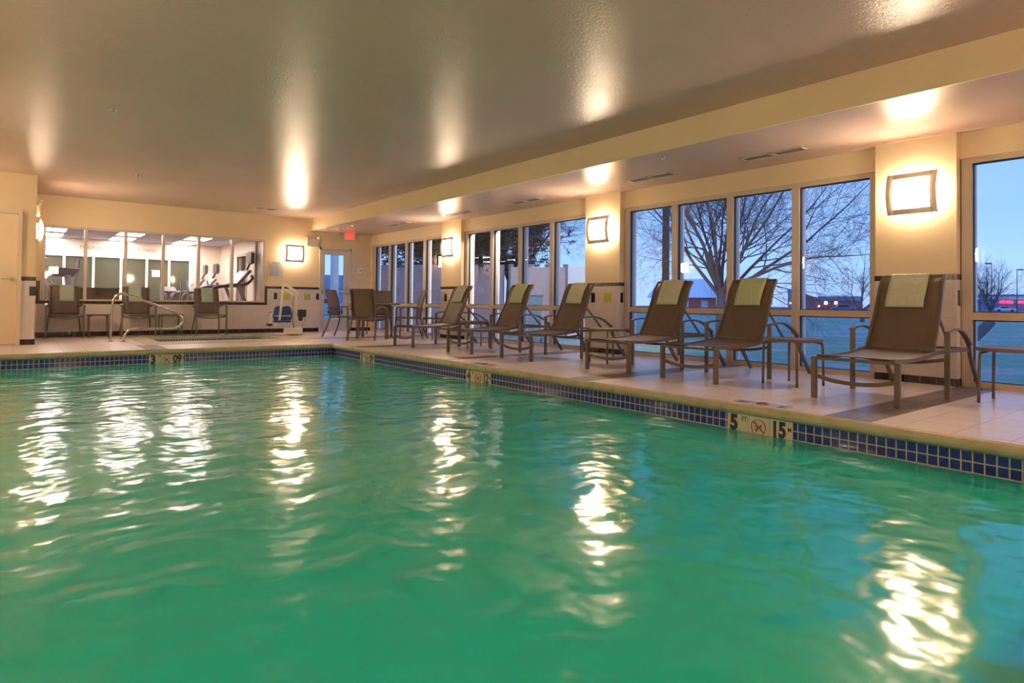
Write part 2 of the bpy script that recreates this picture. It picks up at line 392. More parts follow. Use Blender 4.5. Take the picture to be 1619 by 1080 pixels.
# windows in the right wall
def window(n, ya, yb, label, panes=4):
    w = empty('window_%d' % n, (0, 0, 0)); struct(w, label, 'window')
    fw = .092; pitch = (yb - ya - fw) / panes
    m = MB(); X0, X1 = Xf, Xf + .14
    m.box(X0, X1, ya, yb, 2.318, 2.372); m.box(X0, X1, ya, yb, 0, .058); m.box(X0, X1, ya, yb, .692, .770)
    for i in range(panes + 1):
        y = ya + pitch * i
        m.box(X0 - .002, X1 + .01, y, y + fw, 0, 2.372)
    m.build('window_frame', frame_m, w)
    for i in range(panes + 1):
        y = ya + pitch * i; g = MB(); g.box(X0 + .058, X1 + .05, y + .006, y + fw - .006, .03, 2.34); g.build('outer_mullion', anod, w)
    for i in range(panes):
        y0, y1 = ya + pitch * i + fw, ya + pitch * (i + 1)
        g = MB()
        for z0, z1 in ((.058, .692), (.770, 2.318)):
            for q in ((y0, y0 + .008, z0, z1), (y1 - .010, y1, z0, z1), (y0, y1, z1 - .012, z1), (y0, y1, z0, z0 + .008)):
                g.box(X0 + .035, X0 + .075, *q)
        g.build('glazing_gasket', gasket, w)
        for z0, z1 in ((.058, .692), (.770, 2.318)):
            g = MB(); g.box(X0 + .05, X0 + .056, y0 + .005, y1 - .005, z0 + .005, z1 - .005); g.build('window_pane', glass, w)
window(1, 12.36, 16.09, 'four part window at the far end behind the dining table')
window(2, 7.69, 11.53, 'four part window behind the three far loungers')
window(3, 3.045, 6.88, 'four part window looking onto the big bare tree')
window(4, -1.59, 2.238, 'window at the right edge of the picture')

# back wall pieces with gym window and exit door
WX0, WX1, WZ0, WZ1 = .36, 4.84, .757, 2.335
DX0, DX1, DZ = 6.24, 7.13, 2.245
m = MB()
m.box(.2, WX0, Yb, Yb + .12, 0, ZC + .02); m.box(WX0, WX1, Yb, Yb + .12, 0, WZ0); m.box(WX0, WX1, Yb, Yb + .12, WZ1, ZC + .02)
m.box(WX1, DX0, Yb, Yb + .12, 0, ZC + .02); m.box(DX0, DX1, Yb, Yb + .12, DZ, ZC + .02); m.box(DX1, Xf + .2, Yb, Yb + .12, 0, ZC + .02)
struct(m.build('wall_back', paint), 'cream back wall with the gym window and exit door', 'wall')
m = MB(); m.box(.215, 4.905, Yb - .010, Yb + .01, .10, .692); m.box(4.90, DX0, Yb - .010, Yb + .01, .10, 1.108); o = m.build('wall_back_wainscot', wtile); struct(o, 'white tiled lower part of the back wall', 'wall')
m = MB(); m.box(.215, 4.905, Yb - .014, Yb + .01, .692, .757); m.box(4.84, 4.905, Yb - .014, Yb + .01, .757, 1.166); m.box(4.905, DX0, Yb - .014, Yb + .01, 1.108, 1.166); m.box(.27, .335, Yb - .014, Yb + .01, .757, 1.166)
struct(m.build('trim_1', dtile), 'dark brown tile line round the gym window and along the back wall', 'trim')
m = MB(); m.box(.215, DX0, Yb - .014, Yb + .01, 0, .10); m.box(DX1, Xf, Yb - .014, Yb + .01, 0, .09)
struct(m.build('baseboard_back', dtile), 'dark tile base along the back wall', 'baseboard')
for x0, x1 in ((5.07, 5.15), (5.62, 5.70), (6.16, DX0)):
    m = MB(); m.box(x0, x1, Yb - .013, Yb + .01, .84, 1.004); struct(m.build('trim_2', brown1), 'small dark tile inset in the back wall', 'trim')
for x0, x1 in ((5.30, 5.465), (5.85, 6.01)):
    m = MB(); m.box(x0, x1, Yb - .013, Yb + .01, .83, .995); struct(m.build('trim_3', lime), 'square lime green tile inset in the back wall', 'trim')
w = empty('window_5', (0, 0, 0)); struct(w, 'long interior window into the bright gym', 'window')
m = MB(); fw = .055
m.box(WX0, WX1, Yb - .012, Yb + .13, WZ1 - .05, WZ1); m.box(WX0 - .005, WX1, Yb - .03, Yb + .13, WZ0, WZ0 + .035)
mull = [1.108, 1.845, 2.585, 3.325, 4.07]
for x in (WX0 + fw / 2, *mull, WX1 - fw / 2): m.box(x - fw / 2, x + fw / 2, Yb - .014, Yb + .13, WZ0, WZ1)
m.build('window_frame', noisy('gym_window_frame', (.62, .52, .46), (.6, .5, .44), 3, .35), w)
xs = [WX0 + fw / 2, *mull, WX1 - fw / 2]
for a, b_ in zip(xs, xs[1:]):
    g = MB(); g.box(a + fw / 2 - .003, b_ - fw / 2 + .003, Yb + .05, Yb + .056, WZ0 + .03, WZ1 - .045); g.build('window_pane', gym_glass, w)
# exit door
d = empty('door_1', (0, 0, 0)); struct(d, 'glazed exit door with push bar in the back wall', 'door')
m = MB(); m.box(DX0 - .0, DX0 + .05, Yb - .02, Yb + .13, 0, DZ); m.box(DX1 - .05, DX1, Yb - .02, Yb + .13, 0, DZ); m.box(DX0, DX1, Yb - .02, Yb + .13, DZ - .06, DZ); m.build('door_frame', doorw, d)
lf = MB(); a, b_ = DX0 + .055, DX1 - .055; y0, y1 = Yb + .02, Yb + .065
g0, g1, gz0, gz1 = a + .105, b_ - .16 + .02, .33, 2.05
lf.box(a, g0, y0, y1, .01, DZ - .065); lf.box(g1, b_, y0, y1, .01, DZ - .065); lf.box(g0, g1, y0, y1, .01, gz0); lf.box(g0, g1, y0, y1, gz1, DZ - .065); lf.build('door_leaf', doorw, d)
m = MB(); m.box(g0, g1, Yb + .035, Yb + .041, gz0, gz1); m.build('door_pane', glass, d)
m = MB(); m.rbox(a + .02, b_ - .03, Yb - .055, Yb - .03, 1.055, 1.095, .008); m.box(a + .03, a + .07, Yb - .055, y0, 1.04, 1.11); m.rbox(b_ - .10, b_ - .02, Yb - .075, y0, 1.0, 1.20, .02); m.build('push_bar', steel, d)

# left: short wall with utility door, return wall
LWX = .216
m = MB(); m.box(XL - .1, -.90, YD, YD + .12, 0, ZC + .02); m.box(-.90, .0, YD, YD + .12, 2.26, ZC + .02); m.box(.0, LWX, YD, Yb + .1, 0, ZC + .02)
struct(m.build('wall_left_return', paint), 'cream wall at the left with the painted door', 'wall')
m = MB(); m.box(.025, LWX + .01, YD - .01, YD + .06, .095, 1.108); m.box(LWX - .01, LWX + .01, YD, Yb, .095, 1.108); struct(m.build('wall_left_wainscot', wtile), 'white tile on the left corner', 'wall')
m = MB(); m.box(.025, LWX + .014, YD - .014, YD + .06, 1.108, 1.178); m.box(LWX - .01, LWX + .014, YD, Yb, 1.108, 1.178); struct(m.build('trim_4', dtile), 'dark tile line on the left corner', 'trim')
m = MB(); m.box(.025, LWX + .014, YD - .014, YD + .06, 0, .095); m.box(LWX - .01, LWX + .014, YD, Yb, 0, .095); struct(m.build('baseboard_left', dtile), 'dark tile base at the left corner', 'baseboard')
m = MB(); m.box(.14, LWX + .013, YD - .013, YD + .07, .85, 1.01); struct(m.build('trim_5', brown1), 'small dark tile inset on the left corner', 'trim')
d = empty('door_2', (0, 0, 0)); struct(d, 'plain cream painted door at the left edge', 'door')
m = MB(); m.box(-.03, .025, YD - .03, YD + .1, 0, 2.30); m.box(-.96, -.03, YD - .03, YD + .1, 2.255, 2.31); m.box(-.97, -.92, YD - .03, YD + .1, 0, 2.31); m.build('door_frame', doorp, d)
m = MB(); m.box(-.92, -.032, YD + .0, YD + .05, .02, 2.25); m.build('door_leaf', paint, d)
m = MB(); m.tube([(-.10, YD, 1.13), (-.10, YD - .012, 1.13)], .032, 16); m.tube(spline([(-.10, YD - .01, 1.13), (-.10, YD - .05, 1.13), (-.14, YD - .055, 1.135), (-.24, YD - .055, 1.125)], 4), .010, 8); m.build('door_handle', chrome, d)
# unseen enclosing walls
struct(wall_piece('wall_left', paint, (XL - .12, XL, YR - .1, YD + .1, 0, ZC + .02)), 'cream side wall left of the picture', 'wall')
struct(wall_piece('wall_front', paint, (XL - .1, Xf + .2, YR - .12, YR, 0, ZC + .02)), 'cream wall behind the camera', 'wall')

# ---------------------------------------------------------------- sconces
def make_sconce():
    s = empty('wall_sconce', (0, 0, 0), 0, 'x', 'wall lamp', 'square wall sconces')
    # local: wall plane y=0, lamp faces -y, centre z=0
    m = MB(); m.rbox(-.15, .15, -.03, 0, -.14, .14, .01); m.build('back_plate', sconce_frame, s)
    def bow(z): return .095 - .9 * z * z
    zs = [-.158 + .316 * i / 10 for i in range(11)]
    m = MB(); vs = []
    for z in zs:
        for x, y in ((-.172, -.055), (.172, -.055), (.172, -bow(z)), (-.172, -bow(z))): vs.append((x, y, z))
    fs = [(i * 4 + q, i * 4 + (q + 1) % 4, i * 4 + 4 + (q + 1) % 4, i * 4 + 4 + q) for i in range(10) for q in range(4)] + [(3, 2, 1, 0), (40, 41, 42, 43)]
    m.add(vs, fs); m.build('opal_diffuser', sconce_glow, s)
    def strip(x0, x1, z0, z1, k):
        g = []
        for i in range(k + 1):
            z = z0 + (z1 - z0) * i / k
            y = -(.105 + .018 - 1.15 * z * z)
            g.append([(x0, y, z), (x1, y, z)])
        return g
    m = MB(); H_, W_ = .222, .243
    m.sheet(strip(-W_, -.178, -H_, H_, 14), .006); m.sheet(strip(.178, W_, -H_, H_, 14), .006)
    m.sheet(strip(-.178, .178, .163, H_, 3), .006); m.sheet(strip(-.178, .178, -H_, -.163, 3), .006)
    m.build('curved_frame', sconce_frame, s)
    m = MB()
    for x in (-.2, .2): m = MB(); m.tube([(x, -.02, 0), (x, -.115, 0)], .006, 6); m.box(min(x, x * .6), max(x, x * .6), -.03, -.015, -.01, .01); m.build('frame_bracket', sconce_frame, s)
    return s
S0 = make_sconce()
def put_sconce(i, loc, rz, label):
    s = S0 if i == 0 else dup(S0)
    s.location = loc; s.rotation_euler = (0, 0, rz); s['label'] = label
put_sconce(0, (Xp, 2.64, 2.05), -pi / 2, 'large lit square sconce on the near pillar above the closest lounger')
put_sconce(1, (Xp, 7.30, 2.05), -pi / 2, 'lit square sconce on the middle pillar')
put_sconce(2, (Xp, 11.96, 2.05), -pi / 2, 'lit square sconce on the far pillar beside the dining table')
put_sconce(3, (5.555, Yb, 2.025), 0, 'lit square sconce on the back wall above the pool lift')
put_sconce(4, (LWX, 14.6, 2.05), pi / 2, 'lit sconce seen edge on at the left corner')
put_sconce(5, (XL, 4.9, 2.05), pi / 2, 'lit sconce on the wall out of view to the left, nearest')
put_sconce(6, (XL, 9.0, 2.05), pi / 2, 'lit sconce on the wall out of view to the left, middle')
put_sconce(7, (XL, 12.9, 2.05), pi / 2, 'lit sconce on the wall out of view to the left, far')
put_sconce(8, (Xp, -2.0, 2.05), -pi / 2, 'lit sconce on the pillar out of view behind the camera')
put_sconce(9, (1.2, YR, 2.05), pi, 'lit sconce on the wall behind the camera, left')
put_sconce(10, (XL, .9, 2.05), pi / 2, 'lit sconce on the wall out of view beside the camera')
put_sconce(11, (5.2, YR, 2.05), pi, 'lit sconce on the wall behind the camera, right')

# ---------------------------------------------------------------- small wall things
e = empty('exit_sign', (7.0, Yb, 2.56), 0, 'red glowing EXIT sign above the glazed door', 'exit sign')
m = MB(); m.rbox(-.155, .155, -.22, -.16, -.115, .125, .008); m.rbox(-.05, .05, -.16, 0, .0, .1, .006); m.build('sign_housing', exit_body, e)
text('exit_letters', 'EXIT', exit_red, e, .21, Matrix(((1, 0, 0, -.005), (0, 0, -1, -.222), (0, 1, 0, -.07), (0, 0, 0, 1))), .004, .002, 'CENTER', .60)
def emergency(name, loc, rz, label):
    e = empty(name, loc, rz, label, 'emergency light')
    m = MB(); m.rbox(-.16, .16, -.07, .012, -.10, .10, .01); m.build('light_housing', exit_body, e)
    for x in (-.17, .15):
        m = MB(); m.tube([(x, -.05, .10), (x, -.055, .14)], .012, 8); m.tube([(x, -.02, .15), (x, -.06, .15), (x, -.09, .14)], [.02, .04, .048], 14); m.build('lamp_head', white_pc, e)
emergency('emergency_light', (6.04, Yb, 2.33), 0, 'white twin head emergency light above left of the glazed door')
emergency('emergency_light', (LWX, 14.75, 2.45), pi / 2, 'small emergency light above the sconce at the left corner')
e = empty('rules_sign', (5.11, Yb, 1.59), 0, 'small grey sign with lines of print on the back wall', 'sign')
m = MB(); m.box(-.175, .175, -.008, 0, -.20, .20); m.build('sign_panel', paper, e)
m = MB(); m.box(-.10, .10, -.0095, -.007, .165, .18)
for i in range(13):
    z = .135 - i * .024; m.box(-.15, random.uniform(.05, .15), -.0095, -.007, z, z + .007)
m.build('printed_lines', inkg, e)
e = empty('card_reader', (7.38, Yb, 1.65), 0, 'small white control box right of the glazed door', 'control box')
m = MB(); m.rbox(-.065, .065, -.035, .01, -.075, .075, .008); m.build('box_housing', white_pc, e); m = MB(); m.box(-.02, .045, -.038, -.034, -.01, .02); m.build('display', inkg, e)
def vent(x, y, z, L, W, label, rz=pi / 2):
    e = empty('ceiling_vent', (x, y, z), rz, label, 'air vent', 'ceiling air vents')
    m = MB()
    for x0, x1 in ((-L / 2, -.012), (.012, L / 2)):
        m.box(x0, x0 + .018, -W / 2, W / 2, -.01, .0); m.box(x1 - .018, x1, -W / 2, W / 2, -.01, 0)
        m.box(x0, x1, -W / 2, -W / 2 + .018, -.01, 0); m.box(x0, x1, W / 2 - .018, W / 2, -.01, 0)
    m.build('vent_frame', vent_w, e)
    m = MB(); m.box(-L / 2 + .01, L / 2 - .01, -W / 2 + .01, W / 2 - .01, -.003, -.001)
    for i in range(6): y_ = -W / 2 + .03 + i * (W - .06) / 5; m.box(-L / 2 + .02, L / 2 - .02, y_ - .003, y_ + .003, -.009, -.002)
    m.build('vent_grille', vent_m, e)
vent(7.10, 3.97, ZL, .78, .19, 'long air vent in the lower ceiling nearest the camera')
vent(7.10, 5.83, ZL, .78, .19, 'second nearest air vent in the lower ceiling along the windows')
vent(7.10, 8.65, ZL, .78, .19, 'air vent in the lower ceiling behind the middle pillar')
vent(7.08, 10.75, ZL, .78, .19, 'air vent in the lower ceiling just before the far pillar')
vent(6.98, 13.2, ZL, .9, .19, 'farthest air vent in the lower ceiling over the dining table')
vent(4.5, 15.05, ZC, .5, .3, 'small vent in the main ceiling near the back wall', 0)
for k, (x, y, z, l) in enumerate(((6.242, 4.92, ZL, 'sprinkler head in the lower ceiling near the middle window'), (6.32, 14.3, ZL, 'sprinkler head in the lower ceiling near the exit sign'), (.80, 8.35, ZC, 'sprinkler head in the main ceiling at the left'), (1.575, 12.5, ZC, 'sprinkler head in the main ceiling before the gym window'))):
    m = MB(); m.lathe([(.035, .012), (.035, -.006), (.012, -.01), (.012, -.03), (.022, -.033), (.022, -.037)], 12, (x, y, z)); tag(m.build('sprinkler_head', chrome), l, 'sprinkler', 'ceiling sprinkler heads')

# ---------------------------------------------------------------- sun loungers (local: u = +x from feet to head)
def make_lounger():
    L = empty('sun_lounger', (0, 0, 0), 0, 'x', 'sun lounger', 'brown sling loungers along the windows')
    W = .34
    for s in (-1, 1):
        m = MB(); m.bar([(0, s * W, 0), (0, s * W, .365)], .042, .042, up=(1, 0, 0)); m.build('leg', metal_m, L, .003)
        m = MB(); m.bar([(.92, s * .405, 0), (.92, s * .405, .60)], .042, .03, up=(1, 0, 0)); m.build('leg', metal_m, L, .003)
        m = MB(); m.bar(spline([(1.56, s * .385, .485), (1.60, s * .387, .36), (1.70, s * .39, .21), (1.875, s * .39, .008)], 5), .03, .036, up=(1, 0, 0)); m.build('leg', metal_m, L)
        m = MB(); m.bar(spline([(.900, s * .405, .594), (.98, s * .405, .612), (1.12, s * .405, .622), (1.27, s * .402, .605), (1.40, s * .398, .560), (1.50, s * .392, .505), (1.575, s * .388, .462)], 5), .045, .018); m.build('armrest', metal_m, L)
        m = MB(); m.bar(spline([(.0, s * (W - .035), .372), (.30, s * (W - .035), .362), (.65, s * (W - .03), .375), (.93, s * .32, .405), (1.20, s * .35, .415), (1.59, s * .375, .415)], 4), .028, .035); m.build('side_rail', metal_m, L)
    m = MB(); m.bar(spline([(0, -W, .205), (0, -W * .55, .168), (0, 0, .155), (0, W * .55, .168), (0, W, .205)], 5), .018, .034); m.build('front_stretcher', metal_m, L)
    m = MB(); m.bar(spline([(.88, -.40, .35), (.88, -.2, .315), (.88, 0, .305), (.88, .2, .315), (.88, .40, .35)], 5), .03, .03); m.build('crossbar', metal_m, L)
    for x_, h_, q_ in ((1.50, .375, .425), (0, W, .355)): m = MB(); m.bar([(x_, -h_, q_), (x_, h_, q_)], .025, .025); m.build('crossbar', metal_m, L)
    # seat sling: sags a little between the rails
    g = []
    for i in range(15):
        u = .0 + .955 * i / 14; z = .385 + .028 * max(0, (u - .5) / .45) - .012 * sin(pi * min(1, u / .9))
        row = []
        for j in range(9):
            v_ = -1 + 2 * j / 8
            dz = -.014 * (1 - v_ * v_) * sin(pi * min(1, max(0, u / .95)))
            if abs(v_) > .99: dz -= .006
            row.append((u - .01, v_ * (W - .018 - .01), z + dz))
        g.append(row)
    m = MB(); m.sheet(g, .006); m.build('seat', sling_m, L)
    # backrest
    def bk(t):  # t 0..1 bottom->top
        return (.925 + .32 * t + .03 * sin(pi * t) + (.05 * max(0, t - .85) / .15), .405 + .715 * t)
    for s in (-1, 1):
        m = MB(); m.bar([(bk(t)[0] + .012, s * (.285 - .015 * t), bk(t)[1]) for t in [i / 12 for i in range(13)]], .024, .034, up=(1, 0, 0)); m.build('back_rail', metal_m, L)
    m = MB(); x, z = bk(1); m.bar([(x + .015, -.272, z), (x + .015, .272, z)], .024, .024); m.build('back_crossbar', metal_m, L); m = MB(); x, z = bk(.5); m.bar([(x + .02, -.275, z), (x + .02, .275, z)], .02, .02); m.build('back_crossbar', metal_m, L)
    g = []
    for i in range(13):
        t = i / 12; x, z = bk(t); row = []
        for j in range(7):
            v_ = -1 + 2 * j / 6; row.append((x + .012 * (1 - v_ * v_), v_ * (.292 - .015 * t), z))
        g.append(row)
    m = MB(); m.sheet(g, .006); m.build('backrest', sling_m, L)
    for s in (-1, 1): m = MB(); x, z = bk(.52); m.bar([(x + .02, s * .25, z), (1.50, s * .25, .44)], .016, .022); m.build('back_support', metal_m, L)
    return L, bk
L0, bk = make_lounger()
def make_towel(mt, w=.335, front=.325, rear=.22):
    g = []; path = []
    x1, z1 = bk(1); x0, z0 = bk(1 - front / .77)
    N = 9
    for i in range(N):
        t = 1 - front / .77 * (1 - i / (N - 1)); x, z = bk(t); path.append((x - .012, z))
    path.append((x1 - .006, z1 + .016)); path.append((x1 + .018, z1 + .024)); path.append((x1 + .042, z1 + .014)); 
    for i in range(1, 7): path.append((x1 + .052 - .012 * i, z1 - rear * i / 6))
    for i, (x, z) in enumerate(path):
        row = []
        for j in range(9):
            v_ = -w / 2 + w * j / 8; wob = .002 * sin(j * 1.7 + i * .6)
            row.append((x + wob - .002, v_ + .004 * sin(i * .9), z))
        g.append(row)
    m = MB(); m.sheet(g, .009)
    return m.build('towel', mt)
TW = {k: make_towel(v_) for k, v_ in (('a', towel_m), ('b', towel3_m))}
used = set()
LG = [ (5.62, 2.405, 'a', 'nearest brown sling lounger, before the near pillar at the right', 'sage green towel over the back of the nearest lounger'),
       (5.66, 4.12, 'b', 'second nearest brown sling lounger, with a side table close at its right', 'green towel over the second nearest lounger, left of the near side table'),
       (5.61, 5.25, 'a', 'third nearest brown sling lounger, just right of the middle pillar', 'sage green towel on the third nearest lounger, right of the middle pillar'),
       (5.63, 7.05, 'a', 'fourth nearest brown sling lounger, its back in front of the middle pillar', 'pale towel on the fourth nearest lounger, in front of the middle pillar'),
       (5.58, 8.44, 'b', 'second farthest brown sling lounger, between the pillars', 'bright green towel on the second farthest lounger'),
       (5.50, 10.15, 'a', 'farthest brown sling lounger, beside the far pillar', 'pale towel on the farthest lounger beside the far pillar')]
for k, (x, y, tk, lab, tl) in enumerate(LG):
    o = L0 if k == 0 else dup(L0)
    o.location = (x, y, 0); o['label'] = lab
    tt = TW[tk]
    if tk in used: tt = dup(tt)
    used.add(tk); tt.location = (x, y + (.02 if k == 0 else .0), 0); tag(tt, tl, 'towel', 'towels draped over the loungers')

# ---------------------------------------------------------------- side tables
def make_side_table(h=.475, w=.46):
    t_ = empty('side_table', (0, 0, 0), 0, 'x', 'side table', 'small brown side tables')
    n = 40; poly = []
    for i in range(n):
        a = 2 * pi * i / n; c, s = cos(a), sin(a); r = (abs(c) ** 3.2 + abs(s) ** 3.2) ** (-1 / 3.2) * w / 2; poly.append((r * c * 1.06, r * s * 1.06))
    m = MB(); m.prism(poly, h - .012, h); m.build('table_top', sling_m, t_)
    m = MB(); m.tube([(p[0], p[1], h - .012) for p in poly], 1, prof=[(-.008, -.016), (.010, -.016), (.010, .014), (-.008, .014)], closed=True, smooth=False); m.build('rim', metal_m, t_)
    for sx in (-1, 1):
        for sy in (-1, 1):
            q = w / 2 - .03
            m = MB(); m.tube(spline([(sx * (q - .05), sy * (q - .05), h - .03), (sx * (q - .012), sy * (q - .012), h - .045), (sx * q, sy * q, h - .09), (sx * (q + .005), sy * (q + .005), .0)], 4), .0125, 8); m.build('leg', metal_m, t_)
    return t_
T0_ = make_side_table()
for k, (x, y, rz, lab) in enumerate(((6.735, 1.56, 0, 'side table at the right edge of the picture'),
        (6.36, 3.33, R(-10), 'side table left of the nearest lounger'), (6.50, 6.03, R(-10), 'side table in front of the middle pillar'),
        (6.56, 9.43, R(-15), 'side table between the two farthest loungers'), (7.17, 11.80, R(0), 'side table in front of the far pillar'),
        (1.335, 15.88, 0, 'side table between the left and middle armchairs under the gym window'), (2.70, 15.90, 0, 'side table between the middle and right armchairs under the gym window'))):
    o = T0_ if k == 0 else dup(T0_)
    o.location = (x, y, 0); o.rotation_euler = (0, 0, rz); o['label'] = lab
    if k == 5: o.scale = (.84, .84, 1)

# ---------------------------------------------------------------- armchairs (facing local +x)
def make_chair():
    c = empty('armchair', (0, 0, 0), 0, 'x', 'chair', 'brown sling armchairs')
    W = .25; A = .315
    for s in (-1, 1):
        m = MB(); m.bar([(.27, s * A, 0), (.255, s * A, .66)], .03, .03, up=(1, 0, 0)); m.build('leg', metal_m, c)
        m = MB(); m.bar(spline([(-.20, s * W, .47), (-.215, s * (W + .01), .38), (-.27, s * (W + .03), .2), (-.36, s * (W + .045), .005)], 4), .024, .03, up=(1, 0, 0)); m.build('leg', metal_m, c)
        m = MB(); m.bar(spline([(-.20, s * W, .45), (-.215, s * W, .6), (-.25, s * W, .82), (-.33, s * W, 1.065)], 5), .024, .03, up=(1, 0, 0)); m.build('back_rail', metal_m, c)
        m = MB(); m.bar(spline([(.275, s * A, .655), (.16, s * A, .69), (0, s * (A - .01), .695), (-.15, s * (W + .035), .67), (-.26, s * (W + .008), .64)], 5), .042, .018); m.build('armrest', metal_m, c)
        m = MB(); m.bar([(-.21, s * (W - .005), .445), (.262, s * (A - .02), .455)], .024, .03); m.build('side_rail', metal_m, c)
    m = MB(); m.bar(spline([(.26, -A, .43), (.26, 0, .395), (.26, A, .43)], 6), .02, .03); m.build('crossbar', metal_m, c)
    for x_, q_ in ((-.21, .44), (-.325, 1.06)): m = MB(); m.bar([(x_, -W, q_), (x_, W, q_)], .022, .025); m.build('crossbar', metal_m, c)
    g = [[(-.20 + .47 * i / 10, (-1 + j / 4) * (W + .03 * i / 10 - .008), .468 - .018 * (1 - (-1 + j / 4) ** 2) * sin(pi * min(1, .15 + .85 * i / 10)) - .01 * max(0, i - 8)) for j in range(9)] for i in range(11)]
    m = MB(); m.sheet(g, .006); m.build('seat', sling_m, c)
    g = []
    for i in range(12):
        p = spline([(-.20, 0, .455), (-.215, 0, .6), (-.25, 0, .82), (-.325, 0, 1.065)], 4)[i + 1 if i < 12 else 12]
        g.append([(p.x + .008 - .014 * (1 - (-1 + j / 3) ** 2), (-1 + j / 3) * (W - .01), p.z) for j in range(7)])
    m = MB(); m.sheet(g, .006); m.build('backrest', sling_m, c)
    return c
C0 = make_chair()
def face(dx, dy): return math.atan2(dy, dx)
CH = [(.745, 15.80, -pi / 2, 'left armchair with a towel under the gym window'), (2.04, 15.80, -pi / 2, 'middle armchair with a towel, behind the handrail'), (3.44, 15.62, -pi / 2, 'right armchair with a towel under the gym window'),
      (5.78, 12.27, face(.72, .69), 'armchair at the dining table with its back to the pool'), (5.84, 13.66, face(.66, -.75), 'left armchair at the dining table, before the glazed door'),
      (6.96, 12.58, face(-.95, .32), 'right armchair at the dining table, seen from the side'), (6.72, 13.66, face(-.5, -.86), 'far armchair at the dining table, mostly hidden')]
for k, (x, y, rz, lab) in enumerate(CH):
    o = C0 if k == 0 else dup(C0)
    o.location = (x, y, 0); o.rotation_euler = (0, 0, rz); o['label'] = lab
    o['group'] = 'armchairs under the gym window' if k < 3 else 'armchairs round the dining table'
# towels on the wall chairs
def chair_towel():
    P = spline([(-.20, 0, .455), (-.215, 0, .6), (-.25, 0, .82), (-.33, 0, 1.065)], 4); path = []
    for i in range(9): 
        t = .745 + .32 * i / 8; # z
        # x on back curve at that z
        for a, b_ in zip(P, P[1:]):
            if a.z <= t <= b_.z: q = (t - a.z) / (b_.z - a.z); x = a.x + (b_.x - a.x) * q; break
        path.append((x + .022, t))
    path += [(-.300, 1.082), (-.330, 1.090), (-.358, 1.078)] + [(-.366 + .003 * i, 1.05 - .04 * i) for i in range(6)]
    g = [[(x, -.128 + .256 * j / 6 + .003 * sin(i), z + .003 * sin(j * 2)) for j in range(7)] for i, (x, z) in enumerate(path)]
    m = MB(); m.sheet(g, .008); return m.build('towel', towel2_m)
ct = chair_towel()
for k in range(3):
    o = ct if k == 0 else dup(ct)
    o.location = (CH[k][0] + (.04 if k == 0 else -.02 if k == 1 else .01), CH[k][1], 0); o.rotation_euler = (0, 0, -pi / 2)
    tag(o, ['pale green towel over the left armchair under the gym window', 'pale green towel over the middle armchair behind the handrail', 'pale green towel over the right armchair under the gym window'][k], 'towel', 'towels on the armchairs')
# dining table
e = empty('dining_table', (6.27, 12.92, 0), R(0), 'round brown patio table ringed by four armchairs', 'table')
m = MB(); m.lathe([(.53, .735), (.55, .738), (.552, .765), (.535, .770)], 40); m.build('table_top', sling_m, e)
for k in range(4):
    a = R(-80 + 90 * k); r = .46
    m = MB(); m.tube(spline([(cos(a) * .38, sin(a) * .38, .735), (cos(a) * .44, sin(a) * .44, .68), (cos(a) * r, sin(a) * r, .5), (cos(a) * (r + .01), sin(a) * (r + .01), 0)], 4), .022, 10); m.build('leg', metal_m, e)
m = MB(); m.lathe([(.03, .70), (.045, .70), (.045, .74)], 16); m.build('centre_ring', metal_m, e)

# ---------------------------------------------------------------- spa handrail
e = empty('handrail', (0, 0, 0), 0, 'bent stainless steel handrail at the spa steps', 'handrail')
Y = 13.96
RP = [(1.365, .004), (1.375, .30), (1.392, .72), (1.43, .84), (1.50, .90), (1.58, .905), (1.70, .87), (2.1, .70), (2.42, .565), (2.53, .50), (2.585, .42), (2.58, .34), (2.53, .275), (2.44, .235), (2.30, .23), (1.75, .235), (1.68, .215), (1.62, .16), (1.585, .08), (1.575, .004)]
m = MB(); m.tube(spline([(x, Y, z) for x, z in RP], 5), .0215, 12); m.build('rail_tube', steel, e)
for x in (1.365, 1.575): m = MB(); m.lathe([(.055, .0), (.055, .008), (.03, .018), (.024, .025)], 16, (x, Y, 0)); m.build('floor_flange', steel, e)

# ---------------------------------------------------------------- pool lift
e = empty('pool_lift', (5.12, 14.9, 0), R(-20), 'white pool access lift with a blue plastic seat', 'pool lift')
m = MB(); m.rbox(-.20, .22, -.2, .2, .02, .16, .015); m.build('base', white_pc, e)
m = MB(); m.rbox(-.08, .1, -.08, .08, 0, .025, .005); m.build('foot', black_pl, e)
m = MB(); m.bar([(.02, 0, .15), (.03, 0, .45), (.085, 0, 1.02)], .075, .07, up=(0, 1, 0)); m.build('mast', white_pc, e, .006)
m = MB(); m.bar([(.10, -.0, 1.00), (-.225, -.0, 1.215)], .06, .055, up=(0, 1, 0)); m.bar([(.06, 0, .90), (-.19, 0, 1.08)], .045, .045, up=(0, 1, 0)); m.build('boom', white_pc, e, .005)
m = MB(); m.bar([(-.225, -.02, 1.225), (-.255, -.02, .8), (-.315, -.02, .19)], .05, .045, up=(0, 1, 0)); m.build('seat_hanger', white_pc, e, .005)
m = MB(); m.bar([(-.315, -.02, .20), (-.50, -.02, .20)], .03, .03); m.bar([(-.50, -.02, .20), (-.485, .02, .58)], .03, .025, up=(0, 1, 0)); m.build('seat_frame', white_pc, e)
st = MB(); g = []
poly = []
for i in range(32):
    a = 2 * pi * i / 32; c_, s_ = cos(a), sin(a); r = (abs(c_) ** 4 + abs(s_) ** 4) ** -.25
    poly.append((-.235 + .215 * r * c_ * (.92 if s_ > 0 else 1), .50 + .19 * r * s_ - (.03 * math.exp(-((c_ * r) / .3) ** 2) if s_ > 0 else 0)))
st.prism(poly, .06, .09, 'y'); st.build('seat_back', blue_pl, e, .006)
